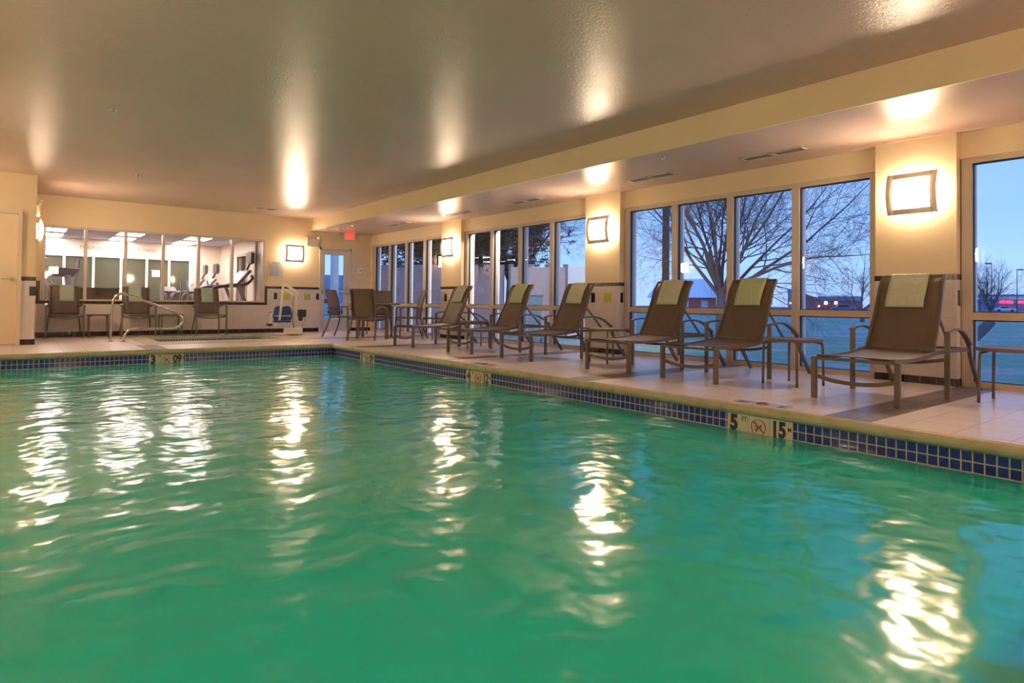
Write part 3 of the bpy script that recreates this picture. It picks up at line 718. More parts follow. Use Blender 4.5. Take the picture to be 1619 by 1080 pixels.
m = MB(); m.rbox(-.44, -.03, -.28, .09, .30, .345, .018); m.build('seat', blue_pl, e)
m = MB(); m.box(-.42, -.05, .052, .066, .43, .465); m.build('seat_strap', mat('white_strap', (.6, .6, .65), .5), e)
for x in (-.49, .0): m = MB(); m.rbox(x - .018, x + .018, -.22, .06, .52, .55, .01); m.build('armrest', black_pl, e)
m = MB(); m.rbox(-.58, -.44, -.15, -.05, .22, .27, .01); m.bar([(-.50, -.1, .20), (-.56, -.14, .26)], .02, .02); m.build('footrest', black_pl, e)
m = MB(); m.rbox(.10, .30, -.05, .12, .42, .60, .015); m.rbox(.12, .22, -.03, .08, .33, .42, .01); m.build('battery_box', black_pl, e)
m = MB(); m.tube(spline([(.02, -.05, .95), (-.005, -.06, .7), (.0, -.05, .3), (.03, -.04, .17)], 5), .008, 6); m.tube(spline([(.24, 0, .42), (.27, .0, .33), (.22, .0, .25), (.20, 0, .16)], 5), .006, 6); m.build('cable', black_pl, e)

# ---------------------------------------------------------------- gym beyond the interior window
GX0, GX1, GY0, GY1, GZ = -1.6, 4.93, Yb + .12, 21.0, 2.47
gwall = noisy('gym_wall_paint', (.80, .68, .58), (.78, .66, .56), 2, .5)
gfloor = mat('gym_floor', (.18, .16, .16), .5)
gceil = noisy('gym_ceiling', (.66, .60, .68), (.63, .57, .65), 6, .7)
mirror = mat('dark_glass', (.10, .105, .075), .04, 0, .9)
white_s = mat('white_trim', (.85, .8, .76), .4, emit=None)
tro = mat('troffer_glow', (.9, .9, .9), .5, emit=(1, .88, .80), es=16)
gridp = mat('equipment_silver', (.36, .32, .36), .35, .3); griddk = mat('equipment_dark', (.10, .085, .10), .4); eqlight = mat('equipment_light', (.19, .16, .18), .45)
m = MB(); m.box(GX0, GX1, GY0, GY1, -.06, 0); struct(m.build('floor_gym', gfloor), 'dark gym floor behind the interior window', 'floor')
m = MB(); m.box(GX0, GX1 + .1, GY0, GY1 + .1, GZ, GZ + .06); struct(m.build('ceiling_gym', gceil), 'lavender grey gym ceiling', 'ceiling')
m = MB(); m.box(GX1, GX1 + .1, GY0, 18.15, 0, GZ); m.box(GX1, GX1 + .1, 19.05, GY1 + .1, 0, GZ); m.box(GX1, GX1 + .1, 18.15, 19.05, 2.05, GZ); m.box(GX1 + .9, GX1 + .96, 17.2, 20.2, 0, 2.5); m.box(GX1 + .1, GX1 + .9, 17.2, 17.26, 0, 2.5); m.box(GX1 + .1, GX1 + .9, 20.14, 20.2, 0, 2.5); m.box(GX1 + .1, GX1 + .96, 17.2, 20.2, 2.5, 2.55); m.box(GX1 - .05, GX1, 17.2, 17.32, 0, GZ); struct(m.build('wall_gym_right', gwall), 'bright right wall of the gym with a doorway', 'wall')
m = MB(); m.box(GX0 - .1, GX0, GY0, GY1 + .1, 0, GZ); struct(m.build('wall_gym_left', gwall), 'left wall of the gym', 'wall')
m = MB(); m.box(GX0, GX1, GY1, GY1 + .1, 1.99, GZ); m.box(4.10, GX1, GY1, GY1 + .1, 0, 1.99); m.box(GX0, 4.1, GY1, GY1 + .1, 0, .5); struct(m.build('wall_gym_back', gwall), 'bright far wall of the gym with writing above dark glass', 'wall')
wg = empty('window_6', (0, 0, 0)); struct(wg, 'dark glass panels with white uprights across the gym far wall', 'window')
m = MB(); m.box(GX0, 4.10, GY1 + .02, GY1 + .05, .5, 1.99); m.build('dark_pane', mirror, wg)
m = MB()
for x in (-.9, .02, .95, 1.62, 2.28, 2.92, 3.50, 4.07): m.box(x - .03, x + .03, GY1 - .03, GY1 + .03, .5, 1.99)
m.box(GX0, 4.1, GY1 - .03, GY1 + .03, 1.97, 2.0); m.build('window_frame', white_s, wg)
m = MB(); m.box(GX1 - .02, GX1 + .02, 18.08, 18.15, 0, 2.1); m.box(GX1 - .02, GX1 + .02, 19.05, 19.12, 0, 2.1); m.box(GX1 - .02, GX1 + .02, 18.08, 19.12, 2.04, 2.12); struct(m.build('door_3', mat('gym_door_frame', (.45, .38, .36), .4)), 'doorway in the right wall of the gym', 'door')
text('wall_lettering', "DON'T WISH FOR IT  WORK FOR IT", mat('lettering_grey', (.22, .19, .19), .5), None, .125, Matrix(((-1, 0, 0, 3.17), (0, 0, 1, GY1 - .004), (0, 1, 0, 2.185), (0, 0, 0, 1))), .0, .001, narrow=.93)
tag(bpy.data.objects['wall_lettering'], 'mirrored grey lettering DON\'T WISH FOR IT above the gym glass', 'wall lettering')
k = 0
for x in (.60, 2.22, 3.80):
    for y in (18.6, 20.3):
        e = empty('ceiling_light', (x, y, GZ), 0, '%s %s recessed light panel in the gym ceiling' % ({.60: 'left', 2.22: 'middle', 3.80: 'right'}[x], {18.6: 'near', 20.3: 'far'}[y]), 'ceiling light', 'light panels in the gym ceiling')
        m = MB()
        for q in (-.30, .27): m.box(q, q + .03, -.6, .6, -.012, 0)
        m.box(-.3, .3, -.6, -.57, -.012, 0); m.box(-.3, .3, .57, .6, -.012, 0); m.box(-.015, .015, -.6, .6, -.012, 0); m.build('light_frame', white_s, e)
        m = MB(); m.box(-.27, .27, -.57, .57, -.006, -.002); m.build('light_diffuser', tro, e)
def treadmill(x, y, rz, label):
    e = empty('treadmill', (x, y, 0), rz, label, 'treadmill', 'treadmills in the gym')
    m = MB(); m.rbox(-1.55, .35, -.42, .42, .06, .22, .03); m.build('running_deck', griddk, e)
    m = MB(); m.box(-1.5, .05, -.25, .25, .22, .228); m.build('belt', black_pl, e)
    for s in (-1, 1):
        m = MB(); m.bar([(.25, s * .38, .15), (-.12, s * .40, 1.06)], .05, .09, up=(0, 1, 0)); m.build('upright', eqlight, e)
        m = MB(); m.tube(spline([(-.62, s * .42, .62), (-.74, s * .42, .80), (-.66, s * .42, .97), (-.4, s * .42, 1.03), (.0, s * .40, 1.06), (.22, s * .32, 1.20), (.26, s * .2, 1.28)], 5), .035, 8); m.build('handrail', griddk, e)
    Mx = Matrix.Translation((.05, 0, 1.24)) @ Matrix.Rotation(R(-48), 4, 'Y')
    m = MB(); m.rbox(-.24, .24, -.34, .34, -.03, .03, .03, Mx); m.build('console', eqlight, e)
    m = MB(); m.rbox(-.17, .18, -.25, .25, .025, .036, .004, Mx); m.build('console_display', gridp, e)
    m = MB(); m.bar([(.16, 0, 1.30), (.30, 0, 1.62)], .05, .04, up=(0, 1, 0)); m.rbox(.26, .34, -.17, .17, 1.56, 1.86, .03); m.build('television', griddk, e)
    return e
t1 = treadmill(4.42, 17.12, R(6), 'nearest treadmill at the right end of the gym window')
t1.scale = (1.12,) * 3
for x, y, rz, l in ((4.20, 19.62, R(8), 'middle treadmill seen behind the right armchair'), (4.10, 20.53, R(3), 'farthest treadmill near the gym corner')):
    o = dup(t1, label=l); o.scale = (1.0,) * 3; o.location = (x, y, 0); o.rotation_euler = (0, 0, rz)
def elliptical(x, y, rz, label):
    e = empty('elliptical_trainer', (x, y, 0), rz, label, 'elliptical trainer', 'elliptical trainers in the gym')
    m = MB(); m.bar([(-.9, 0, .06), (.6, 0, .06)], .1, .06); m.bar([(-.9, -.3, .05), (-.9, .3, .05)], .06, .05); m.bar([(.6, -.3, .05), (.6, .3, .05)], .06, .05); m.build('base_frame', gridp, e)
    m = MB(); m.tube([(.45, -.09, .42), (.45, .09, .42)], [.33, .33], 24, smooth=False); m.build('flywheel_housing', griddk, e)
    m = MB(); m.bar([(.35, 0, .2), (.18, 0, 1.35)], .09, .10, up=(0, 1, 0)); m.build('mast', gridp, e)
    for s in (-1, 1):
        m = MB(); m.bar(spline([(.10, s * .27, .35), (.02, s * .28, .9), (-.10 + s * .15, s * .29, 1.35), (-.02 + s * .18, s * .27, 1.75)], 4), .04, .05, up=(0, 1, 0)); m.build('moving_arm', gridp, e)
        m = MB(); m.bar([(.1, s * .22, .36), (-.75, s * .2, .26)], .05, .05); m.rbox(-.6, -.2, s * .2 - .08, s * .2 + .08, .31, .36, .02); m.build('pedal_arm', eqlight, e)
        m = MB(); m.tube(spline([(.15, s * .05, 1.1), (.0, s * .2, 1.12), (-.12, s * .22, 1.25)], 4), .018, 6); m.build('grip', eqlight, e)
    Mx = Matrix.Translation((.12, 0, 1.42)) @ Matrix.Rotation(R(-35), 4, 'Y')
    m = MB(); m.rbox(-.16, .16, -.24, .24, -.03, .03, .02, Mx); m.build('console', eqlight, e)
    return e
el = elliptical(.80, 18.15, R(-60), 'large elliptical trainer at the left end of the gym window')
for x, y, rz, l in ((3.08, 18.3, R(100), 'left elliptical trainer low behind the middle of the gym window'), (3.72, 18.3, R(100), 'right elliptical trainer low behind the middle of the gym window')):
    o = dup(el, label=l); o.location = (x, y, 0); o.rotation_euler = (0, 0, rz); o.scale = (.75,) * 3
m = MB(); m.rbox(.60, 1.80, 16.85, 17.15, 0, 1.035, .01); m.box(.58, 1.82, 16.83, 17.17, 1.035, 1.055)
tag(m.build('low_cabinet', noisy('dark_wood', (.13, .075, .06), (.10, .06, .05), 8, .4)), 'low dark brown cabinet seen through the gym window', 'cabinet')
m = MB(); m.rbox(2.36, 2.58, 18.3, 18.7, 0, .98, .02); m.box(2.38, 2.56, 18.33, 18.67, .98, 1.05)
tag(m.build('towel_bin', noisy('pale_teal', (.45, .62, .60), (.4, .57, .55), 8, .5)), 'pale teal bin in the gym right of the middle armchair', 'bin')
# ---------------------------------------------------------------- outdoors
GZ0 = -.22
grass = mat('winter_grass', (.10, .14, .08), .9, 0, .1); t = NT(grass)
n1 = t.noise(.55, 6, .72); n2 = t.noise(9, 4, .7); nm = t.math('ADD', t.math('MULTIPLY', n1, .7), t.math('MULTIPLY', n2, .3))
t.l(t.ramp(nm, [(.38, (.60, .56, .56)), (.46, (.44, .46, .42)), (.52, (.20, .42, .22)), (.60, (.52, .52, .50)), (.72, (.72, .70, .72))]), t.b.inputs['Base Color']); t.bump(n2, .8, .05)
asph = noisy('asphalt', (.16, .16, .18), (.22, .22, .25), .2, .8)
m = MB(); m.box(Xf + .22, 110, -120, 140, GZ0 - .1, GZ0); m.box(GX1 + .1, Xf + .22, Yb + .12, 140, GZ0 - .1, GZ0)
struct(m.build('lawn', grass), 'patchy winter lawn outside the windows', 'lawn')
m = MB(); m.box(110, 420, -160, 260, GZ0 - .1, GZ0 + .0); struct(m.build('parking_lot', asph), 'distant grey parking lot', 'parking lot')
m = MB(); m.box(Xf + .22, Xf + .62, -4, Yb + .3, GZ0, -.05); struct(m.build('trim_6', noisy('concrete_kerb', (.4, .4, .42), (.34, .34, .36), 8, .8)), 'concrete strip outside the windows', 'kerb')
bark = noisy('bare_bark', (.17, .12, .13), (.22, .16, .16), 20, .9, .4, 40)
def bare_tree(name, loc, rz, s, seed, label, stems=6, levels=5, lean=0, trunk_h=1.6, r0=.17, spread=1.0, L0=1.9, group='bare winter trees outside'):
    rd = random.Random(seed)
    e = empty(name, loc, rz, label, 'tree', group)
    tm = MB(); bm_ = MB()
    def seg(m, p, d, L, r, lv, up):
        n = 4 if lv > 1 else 3; pts = [p.copy()]; q = p.copy(); dd = d.copy()
        for i in range(n):
            dd = (dd + Vector((rd.gauss(0, .11), rd.gauss(0, .11), rd.gauss(0, .07) + up)) ).normalized(); q = q + dd * (L / n); pts.append(q.copy())
        rs = [r * (1 - .5 * i / n) for i in range(n + 1)]
        m.tube(pts, rs, 5 if lv >= 3 else 3, cap=False, up=(.3, .5, .8))
        if lv <= 0: return
        k = rd.choice((3, 4, 4)) if lv > 1 else 6
        for i in range(k):
            f_ = rd.uniform(.3, 1); a = pts[min(n - 1, int(f_ * n))]; b_ = pts[min(n, int(f_ * n) + 1)]; pp = a.lerp(b_, rd.random())
            perp = dd.cross(Vector((rd.gauss(0, 1), rd.gauss(0, 1), rd.gauss(0, .6)))).normalized()
            nd = (dd * rd.uniform(.55, .95) + perp * rd.uniform(.4, .8) * spread).normalized()
            seg(m, pp, nd, L * rd.uniform(.5, .78), r * (.34 if lv > 1 else .45) + .001, lv - 1, .02)
        seg(m, pts[-1], dd, L * .7, r * .5, lv - 1, .01)
    top = Vector((lean, 0, trunk_h))
    tm.tube(spline([(0, 0, -.3), (lean * .2, .02, trunk_h * .4), (lean, 0, trunk_h)], 4), [r0 * 1.35 - r0 * .35 * i / 8 for i in range(9)], 10, cap=False)
    for i in range(stems):
        a = 2 * pi * i / stems + rd.uniform(-.3, .3); el_ = rd.uniform(.35, 1.25) if i else 1.4
        d = Vector((cos(a) * cos(el_), sin(a) * cos(el_), sin(el_)))
        seg(bm_, top - Vector((0, 0, rd.uniform(0, trunk_h * .25))), d, L0 * rd.uniform(.85, 1.2), r0 * .5, levels - 1, .05)
    tm.build('trunk', bark, e); bm_.build('branches', bark, e); e.scale = (s,) * 3
    return e
bare_tree('bare_tree', (16.9, 11.1, GZ0), 0, 1.15, 11, 'large spreading bare tree centred behind the middle window', stems=16, levels=5, trunk_h=1.35, r0=.11, spread=1.25, L0=2.15)
bare_tree('bare_tree', (14.3, 18.2, GZ0), 1.0, 1.1, 5, 'bare tree behind the pale corrugated container, right of the conifer', stems=7, levels=5, trunk_h=1.7, r0=.16, spread=1.1)
bare_tree('bare_tree', (44, 18.3, GZ0), 2.0, 1.0, 21, 'small bare tree left of the near pillar', stems=5, levels=4, trunk_h=.8, r0=.12)
bare_tree('bare_tree', (90, 23.2, GZ0), 2.0, 1.5, 22, 'bushy bare tree beneath the street lamps at the right', stems=9, levels=4, trunk_h=.5, r0=.14)
bare_tree('bare_tree', (20.8, 13.2, GZ0), .5, .45, 31, 'small bare shrub left of the white roofed house', stems=9, levels=4, trunk_h=.4, r0=.1)
m = MB(); m.tube(spline([(16.2, 4.70, GZ0 - .1), (16.4, 4.62, .05), (16.75, 4.48, .30), (17.0, 4.36, .52)], 3), [.14 - .005 * i for i in range(10)], 8)
tag(m.build('leaning_tree_trunk', bark), 'leaning tree trunk on the lawn behind the right edge side table', 'tree')
lampm0 = mat('fill_lamp_grey', (.1, .1, .12), .5)
pm = noisy('wood_pole', (.20, .12, .09), (.16, .10, .075), 6, .8)
m = MB(); m.tube([(20.28, 15.86, GZ0 - .2), (20.28, 15.86, 10)], [.155, .12], 12); tag(m.build('utility_pole', pm), 'brown wooden utility pole behind the fourth lounger from the right', 'pole')
# conifer
e = empty('conifer_tree', (12.3, 18.6, GZ0), 0, 'big dark conifer outside the far windows', 'tree')
needle = noisy('dark_needles', (.025, .04, .035), (.06, .065, .06), 3, .9)
m = MB(); m.tube([(0, 0, -.2), (.1, 0, 3), (0, .1, 8)], [.28, .2, .06], 10); m.build('trunk', bark, e)
rd = random.Random(3); m = MB(); lb = MB()
for i in range(330):
    z = rd.uniform(2.1, 6.2); a = rd.uniform(0, 2 * pi); L = (3.7 * (1 - (z - 1.4) / 9) ** .6 + .3) * rd.uniform(.55, 1.1)
    d = Vector((cos(a), sin(a), rd.uniform(-.15, .25))); p0 = Vector((0, 0, z)); p1 = p0 + d * L
    lb.tube([p0, p0 + d * L * .5 + Vector((0, 0, .05)), p1], [.04, .025, .01], 4, cap=False)
    for k in range(int(16 * L / 2.5) + 6):
        c = p0.lerp(p1, rd.uniform(.18, 1.02)) + Vector((rd.gauss(0, .16), rd.gauss(0, .16), rd.gauss(0, .10)))
        for _ in range(9):
            v1 = Vector((rd.gauss(0, 1), rd.gauss(0, 1), rd.gauss(0, .8) + .2)).normalized() * rd.uniform(.10, .20); v2 = v1.cross(Vector((rd.random(), rd.random(), rd.random()))).normalized() * .016
            m.add([c - v2, c + v2, c + v1 + v2 * .3, c + v1 - v2 * .3], [(0, 1, 2, 3)])
lb.build('limbs', bark, e); m.build('needles', needle, e)
# enclosure walls beyond the far windows
stucco = noisy('mauve_stucco', (.38, .30, .34), (.43, .34, .37), 5, .9); panel = noisy('beige_panel', (.66, .54, .50), (.62, .51, .48), 4, .8)
def wallseg(p, q, z1, th=.2, z0=GZ0):
    d = (Vector(q) - Vector(p)); n_ = Vector((-d.y, d.x)).normalized() * th; return [(p[0], p[1]), (q[0], q[1]), (q[0] + n_.x, q[1] + n_.y), (p[0] + n_.x, p[1] + n_.y)]
m = MB(); m.prism(wallseg((12.2, 15.9), (9.0, 19.75), 2.1), GZ0, 2.02); tag(m.build('enclosure_wall', stucco), 'grey mauve masonry wall outside the farthest window', 'wall segment')
e = empty('panel_fence', (0, 0, 0), 0, 'beige panel fence with posts seen over the farthest loungers', 'fence')
P0, P1 = Vector((12.35, 15.75, 0)), Vector((13.6, 14.55, 0))
m = MB(); m.prism(wallseg((P0.x, P0.y), (P1.x, P1.y), 0, -.08), GZ0, 1.95); m.build('fence_panel', panel, e)
for k in range(4):
    q = P0.lerp(P1, k / 3); m = MB(); m.box(q.x - .06, q.x + .06, q.y - .06, q.y + .06, GZ0, 2.05); m.build('fence_post', stucco, e)
cont = noisy('pale_corrugated_metal', (.74, .78, .86), (.70, .74, .82), 2, .5)
A, B = Vector((13.7, 14.4, 0)), Vector((15.0, 13.0, 0)); dd = (B - A).normalized(); nn = Vector((dd.y, -dd.x, 0)); poly = []
N = 60; L = (B - A).length
for i in range(N + 1):
    s = L * i / N; ph = (s / .30) % 1; off = .05 if .2 < ph < .55 else (0 if ph > .7 or ph < .05 else .025); q = A + dd * s - nn * off; poly.append((q.x, q.y))
poly += [(B.x + nn.x * 1.5, B.y + nn.y * 1.5), (A.x + nn.x * 1.5, A.y + nn.y * 1.5)]
m = MB(); m.prism(poly, GZ0 + .05, 1.90); tag(m.build('storage_container', cont), 'pale blue corrugated metal container left of the middle pillar', 'container')
e = empty('wheeled_bin', (9.9, 11.75, GZ0), R(-35), 'blue grey wheeled bin outside the far window', 'bin')
m = MB(); bl = [(-.22, -.2), (.22, -.2), (.22, .2), (-.22, .2)]; vs = [(x * .8, y * .8, .06) for x, y in bl] + [(x, y, 1.2) for x, y in bl]
m.add(vs, [(3, 2, 1, 0), (4, 5, 6, 7), (0, 1, 5, 4), (1, 2, 6, 5), (2, 3, 7, 6), (3, 0, 4, 7)]); m.build('bin_body', noisy('bin_blue', (.09, .16, .26), (.08, .14, .23), 5, .5), e)
m = MB(); m.rbox(-.25, .25, -.24, .24, 1.2, 1.26, .02); m.build('lid', noisy('bin_lid', (.10, .17, .27), (.09, .15, .25), 5, .5), e)
for s in (-1, 1): m = MB(); m.tube([(s * .2 - .03, .17, .09), (s * .2 + .03, .17, .09)], .09, 12); m.build('wheel', black_pl, e)
wl = empty('added_fill_lamp', (Xf + .2, 9.6, 2.75), 0, 'small added fill light on the building outside the far windows', 'wall lamp')  # unseen lamp, housing and spot added to warm and brighten the enclosure walls
m = MB(); m.rbox(0, .22, -.16, .16, -.08, .08, .02); m.build('fill_lamp_housing', lampm0, wl)
ld = bpy.data.lights.new('enclosure_fill_light', 'SPOT'); ld.energy = 420; ld.color = (1, .80, .62); ld.spot_size = R(150); ld.spot_blend = .6; ld.shadow_soft_size = .12
lo = bpy.data.objects.new('enclosure_fill_light', ld); C.objects.link(lo); lo.location = (Xf + .48, 9.6, 2.68); lo.rotation_euler = (Vector((13, 15, .6)) - Vector((Xf + .48, 9.6, 2.68))).to_track_quat('-Z', 'Y').to_euler()
# far houses and stores
e = empty('house', (58.5, 43.3, GZ0), R(-53), 'low red house with a snow white roof', 'house')
redw = noisy('red_wall', (.5, .13, .14), (.45, .12, .12), 2, .8); whiter = mat('pale_roof', (.85, .88, .95), .7)
m = MB(); m.box(-3.4, 3.4, -2, 2, 0, 1.9); m.build('house_wall', redw, e)
m = MB(); m.add([(-3.9, -2.5, 1.8), (3.9, -2.5, 1.8), (3.9, 2.5, 1.8), (-3.9, 2.5, 1.8), (-2.4, 0, 3.9), (2.4, 0, 3.9)], [(0, 1, 5, 4), (2, 3, 4, 5), (1, 2, 5), (3, 0, 4), (3, 2, 1, 0)]); m.build('roof', whiter, e)
for x in (-2, 0.2, 2.2): m = MB(); m.box(x - .35, x + .35, -2.03, -1.98, .7, 1.5); m.build('window', mat('pale_house_window', (.5, .5, .6), .3), e)  # window panes in a plain pale blue-grey, no emission
e = empty('brick_store', (192, 92, GZ0), R(-62), 'distant red brick store with lit entrances left of the near pillar', 'store')
brickm = noisy('far_brick', (.6, .22, .22), (.5, .17, .18), .6, .8); slate = noisy('slate_roof', (.30, .36, .5), (.27, .33, .46), .6, .8)
m = MB(); m.add([(-9, -3, 0), (-.5, -3, 0), (-.5, 6, 0), (-9, 6, 0), (-9, -3, 6.2), (-.5, -3, 3.4), (-.5, 6, 3.4), (-9, 6, 6.2)], [(3, 2, 1, 0), (4, 5, 6, 7), (0, 1, 5, 4), (1, 2, 6, 5), (2, 3, 7, 6), (3, 0, 4, 7)]); m.build('tall_wing', brickm, e)
m = MB(); m.box(-.5, 11, -1, 6, 0, 2.6); m.build('low_wing', brickm, e); m = MB(); m.box(-.5, 11.4, -1.5, 6.2, 2.6, 4.0); m.build('low_roof', slate, e)
m = MB(); m.add([(-9.05, -3.05, 0), (-5.4, -3.05, 0), (-7.3, -3.05, 5.6), (-9.05, -3.05, 6.1), (-9.05, -3.0, 0), (-5.4, -3.0, 0), (-7.3, -3.0, 5.6), (-9.05, -3.0, 6.1)], [(0, 1, 2, 3), (7, 6, 5, 4), (0, 4, 5, 1), (1, 5, 6, 2), (2, 6, 7, 3), (3, 7, 4, 0)]); m.build('glass_gable', slate, e)
glowm = mat('warm_store_lamp', (1, .7, .4), .5, emit=(1, .52, .2), es=2.5)
for x, z, r_ in ((-8.3, 1.8, .22), (-5.8, .7, .2), (-.4, .9, .25), (1.5, 1.9, .42), (4.2, 1.9, .42)): m = MB(); m.rbox(x - r_, x + r_, -3.3 if x < 0 else -1.2, -3.0 if x < 0 else -1.0, z - r_, z + r_ * 1.3, .1); m.build('entrance_lamp', glowm, e)
e = empty('long_store', (247, 58, GZ0), R(-68), 'long low store with a red lit sign band at the right edge', 'store')
m = MB(); m.box(-24, 26, 0, 14, 0, 4.6); m.build('store_wall', noisy('store_wall', (.28, .30, .46), (.24, .26, .4), .4, .8), e)
m = MB(); m.box(-24, 26, -.4, 0, 3.7, 4.4); m.build('white_fascia', mat('white_fascia', (.8, .82, .9), .6), e); m = MB(); m.box(-24, 26, -.5, 14, 4.9, 5.3); m.build('roof_edge', slate, e)
m = MB(); m.rbox(-3.2, .3, -.7, -.3, 2.4, 3.4, .05); m.rbox(1.4, 6.2, -.7, -.3, 2.5, 3.3, .05); m.build('red_sign_band', mat('red_sign_glow', (.7, .05, .15), .5, emit=(1, .06, .2), es=1.2), e)
m = MB(); m.rbox(.3, 1.4, -.72, -.3, 2.5, 3.35, .1); m.build('green_sign_disc', mat('green_sign', (.3, .5, .15), .5), e)
def car(x, y, rz, s, col, label, nm='parked_car'):
    e = empty(nm, (x, y, GZ0), rz, label, 'car', 'parked cars'); e.scale = (s,) * 3
    paint_ = mat('car_paint_' + nm, col, .3)
    prof = [(-2.2, .35), (-2.2, .8), (-2.0, .95), (-1.4, 1.0), (-.9, 1.42), (.5, 1.45), (1.1, 1.02), (2.0, .88), (2.25, .65), (2.25, .35)]
    m = MB(); m.prism(prof, -.85, .85, 'y'); m.build('body', paint_, e, .05)
    m = MB(); m.prism([(-1.3, 1.0), (-.86, 1.37), (.46, 1.40), (.98, 1.03)], -.87, .87, 'y'); m.build('side_glass', black_pl, e)
    for wx in (-1.4, 1.4):
        for s_ in (-1, 1): m = MB(); m.tube([(wx, s_ * .78, .33), (wx, s_ * .9, .33)], .33, 14, smooth=False); m.build('wheel', black_pl, e)
    return e
car(207, 50, R(-70), 1.0, (.75, .78, .88), 'white car parked before the store with the red sign')
car(200, 56, R(-70), 1.0, (.35, .37, .48), 'grey blue car parked left of the white one')
car(114, 50.5, R(-60), .9, (.22, .25, .40), 'dark blue car parked before the brick store')
car(127, 50, R(-60), .9, (.55, .58, .72), 'pale car behind the small bare tree')
car(17.6, 44.5, R(20), .85, (.35, .5, .7), 'pale blue car seen through the glazed exit door')
lampm = mat('lamp_post_steel', (.06, .08, .16), .5)
def post(x, y, h, label, arm=-1, two=False):
    e = empty('street_lamp', (x, y, GZ0), R(-65), label, 'street lamp', 'street lamps in the parking lot')
    m = MB(); m.tube([(0, 0, 0), (0, 0, h)], [.10, .07], 8); m.build('post', lampm, e)
    m = MB(); m.rbox(min(0, arm * 1.15), max(0, arm * 1.15), -.2, .2, h - .12, h + .15, .05); m.build('lamp_head', lampm, e)
post(159.9, 40.9, 10.3, 'tall street lamp with its head to the left at the right window')
post(175.3, 40.2, 9.6, 'street lamp with its head to the right at the picture edge', 1)
post(127.1, 65.4, 8.9, 'street lamp beyond the brick store left of the near pillar', 1)
post(180.8, 48.6, 7.0, 'short street lamp at the left of the right edge window', 1)
# sign pylon with stacked lit panels, seen through the second window
e = empty('pylon_sign', (38.1, 46.4, GZ0), R(-40), 'tall pylon sign with stacked red and yellow lit panels', 'sign')
m = MB(); m.tube([(0, .1, 0), (0, .1, 7)], .08, 8); m.build('sign_pole', lampm, e)
cr = mat('sign_red_glow', (.8, .1, .1), .5, emit=(1, .08, .06), es=2.0); cyl = mat('sign_yellow_glow', (.9, .7, .2), .5, emit=(1, .62, .15), es=2.0); cw = mat('sign_white_glow', (.9, .9, .9), .5, emit=(1, .85, .8), es=2.0)
for k, (z, w_, mt) in enumerate(((5.0, .5, cr), (5.35, .42, cw), (5.7, .42, cyl), (6.1, .34, cr), (6.5, .3, cyl))): m = MB(); m.rbox(-w_, w_, -.08, .05, z, z + .24, .03); m.build('lit_panel', mt, e)
e = empty('neon_sign', (29.5, 53.0, GZ0), R(-20), 'small pink neon sign on a pole above the far wall', 'sign')
m = MB(); m.tube([(0, .1, 0), (0, .1, 7.2)], .1, 8); m.build('sign_pole', lampm, e); m = MB(); m.rbox(-.8, .8, -.05, .05, 7.15, 7.55, .08); m.build('neon_panel', mat('neon_pink', (.9, .1, .3), .5, emit=(1, .05, .3), es=2.5), e)
# covered walkway outside the exit door
e = empty('entry_canopy', (0, 0, 0), 0, 'pale canopy post and beam outside the exit door', 'canopy')
m = MB(); m.box(8.0, 8.2, 19.6, 19.8, GZ0, 2.75); m.build('canopy_post', cont, e); m = MB(); m.box(5.6, 8.3, 19.5, 19.9, 2.75, 3.0); m.build('canopy_beam', cont, e)
e = empty('distant_building', (36, 94, GZ0), R(-20), 'long blue grey building far beyond the exit door', 'building')
m = MB(); m.box(-22, 10, 0, 10, 0, 5.0); m.build('building_wall', slate, e); m = MB(); m.box(-22, 10, -.3, 0, 2.4, 3.0); m.build('canopy_band', mat('teal_band', (.12, .3, .4), .6), e)
# details that belong to a part hang one level deeper
import re as _re
_stem = lambda n: _re.sub(r'\.\d+$', '', n)
SUB = {'console_display': 'console', 'belt': 'running_deck', 'printed_lines': 'sign_panel', 'exit_letters': 'sign_housing', 'display': 'box_housing', 'push_bar': 'door_leaf',
       'door_handle': 'door_leaf', 'door_pane': 'door_leaf', 'seat_strap': 'seat_back', 'glazing_gasket': 'window_frame', 'outer_mullion': 'window_frame', 'frame_bracket': 'back_plate',
       'rim': 'table_top', 'vent_grille': 'vent_frame', 'light_diffuser': 'light_frame', 'back_crossbar': 'backrest', 'side_glass': 'body'}
for o in list(C.objects):
    tgt = SUB.get(_stem(o.name))
    if tgt and o.parent and o.parent.parent is None:
        for q in o.parent.children:
            if _stem(q.name) == tgt: o.parent = q; break
# ---------------------------------------------------------------- world
w = bpy.data.worlds.new('dusk_sky'); sc.world = w; w.use_nodes = True; nt = w.node_tree; nt.nodes.clear()
out = nt.nodes.new('ShaderNodeOutputWorld'); bg = nt.nodes.new('ShaderNodeBackground'); tc = nt.nodes.new('ShaderNodeTexCoord')
sp = nt.nodes.new('ShaderNodeSeparateXYZ'); nt.links.new(tc.outputs['Generated'], sp.inputs[0])
rp = nt.nodes.new('ShaderNodeValToRGB'); el = rp.color_ramp.elements
while len(el) < 4: el.new(.5)
for q, (p, c) in zip(el, [(0, (.27, .38, .62)), (.06, (.24, .41, .74)), (.3, (.10, .235, .62)), (1, (.06, .15, .48))]): q.position = p; q.color = (*c, 1)
nt.links.new(sp.outputs[2], rp.inputs[0])
mp = nt.nodes.new('ShaderNodeMapping'); mp.inputs['Scale'].default_value = (1.2, 1.2, 7); nt.links.new(tc.outputs['Generated'], mp.inputs[0])
nz = nt.nodes.new('ShaderNodeTexNoise'); nz.inputs['Scale'].default_value = 2.2; nz.inputs['Detail'].default_value = 5; nt.links.new(mp.outputs[0], nz.inputs['Vector'])
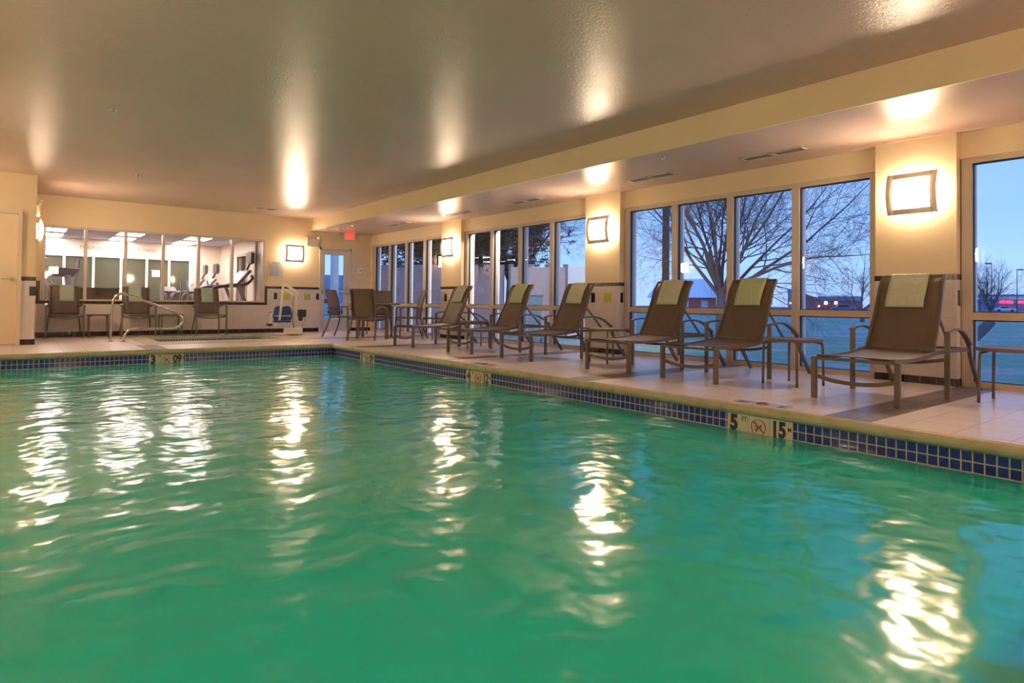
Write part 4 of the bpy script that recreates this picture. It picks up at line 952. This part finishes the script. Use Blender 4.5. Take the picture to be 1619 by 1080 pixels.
r2 = nt.nodes.new('ShaderNodeValToRGB'); r2.color_ramp.elements[0].position = .45; r2.color_ramp.elements[1].position = .8; nt.links.new(nz.outputs['Fac'], r2.inputs[0])
mx = nt.nodes.new('ShaderNodeMix'); mx.data_type = 'RGBA'; mx.inputs[7].default_value = (.30, .42, .70, 1)
mm = nt.nodes.new('ShaderNodeMath'); mm.operation = 'MULTIPLY'; mm.inputs[1].default_value = .55; nt.links.new(r2.outputs[0], mm.inputs[0]); nt.links.new(mm.outputs[0], mx.inputs[0])
nt.links.new(rp.outputs[0], mx.inputs[6]); nt.links.new(mx.outputs[2], bg.inputs[0]); bg.inputs[1].default_value = 1.25
nt.links.new(bg.outputs[0], out.inputs[0])

# ---------------------------------------------------------------- camera
f, cy = 990.395, -79.314
yaw, pitch, roll = .6667, .018, -.0108
def Rv(v):
    x, y, z = v
    x, z = cos(roll) * x + sin(roll) * z, -sin(roll) * x + cos(roll) * z
    y, z = cos(pitch) * y - sin(pitch) * z, sin(pitch) * y + cos(pitch) * z
    x, y = cos(yaw) * x + sin(yaw) * y, -sin(yaw) * x + cos(yaw) * y
    return Vector((x, y, z))
rt, fw_, up_ = Rv((1, 0, 0)), Rv((0, 1, 0)), Rv((0, 0, 1))
cam = bpy.data.cameras.new('camera'); co = bpy.data.objects.new('camera', cam); C.objects.link(co)
M = Matrix.Identity(4)
for i in range(3): M[i][0] = rt[i]; M[i][1] = up_[i]; M[i][2] = -fw_[i]
M.translation = (0, 0, .82); co.matrix_world = M
cam.sensor_width = 36; cam.lens = 36 * f / 1619; cam.shift_y = cy / 1619; cam.clip_end = 500; cam.clip_start = .05
sc.camera = co
sc.view_settings.view_transform = 'Standard'; sc.view_settings.look = 'None'; sc.view_settings.gamma = 1; sc.view_settings.exposure = .66
sc.view_settings.use_curve_mapping = False
cy_ = sc.cycles
cy_.use_denoising = True; cy_.max_bounces = 8; cy_.diffuse_bounces = 5; cy_.glossy_bounces = 4; cy_.transparent_max_bounces = 24; cy_.sample_clamp_indirect = 6
cy_.caustics_reflective = False; cy_.caustics_refractive = False
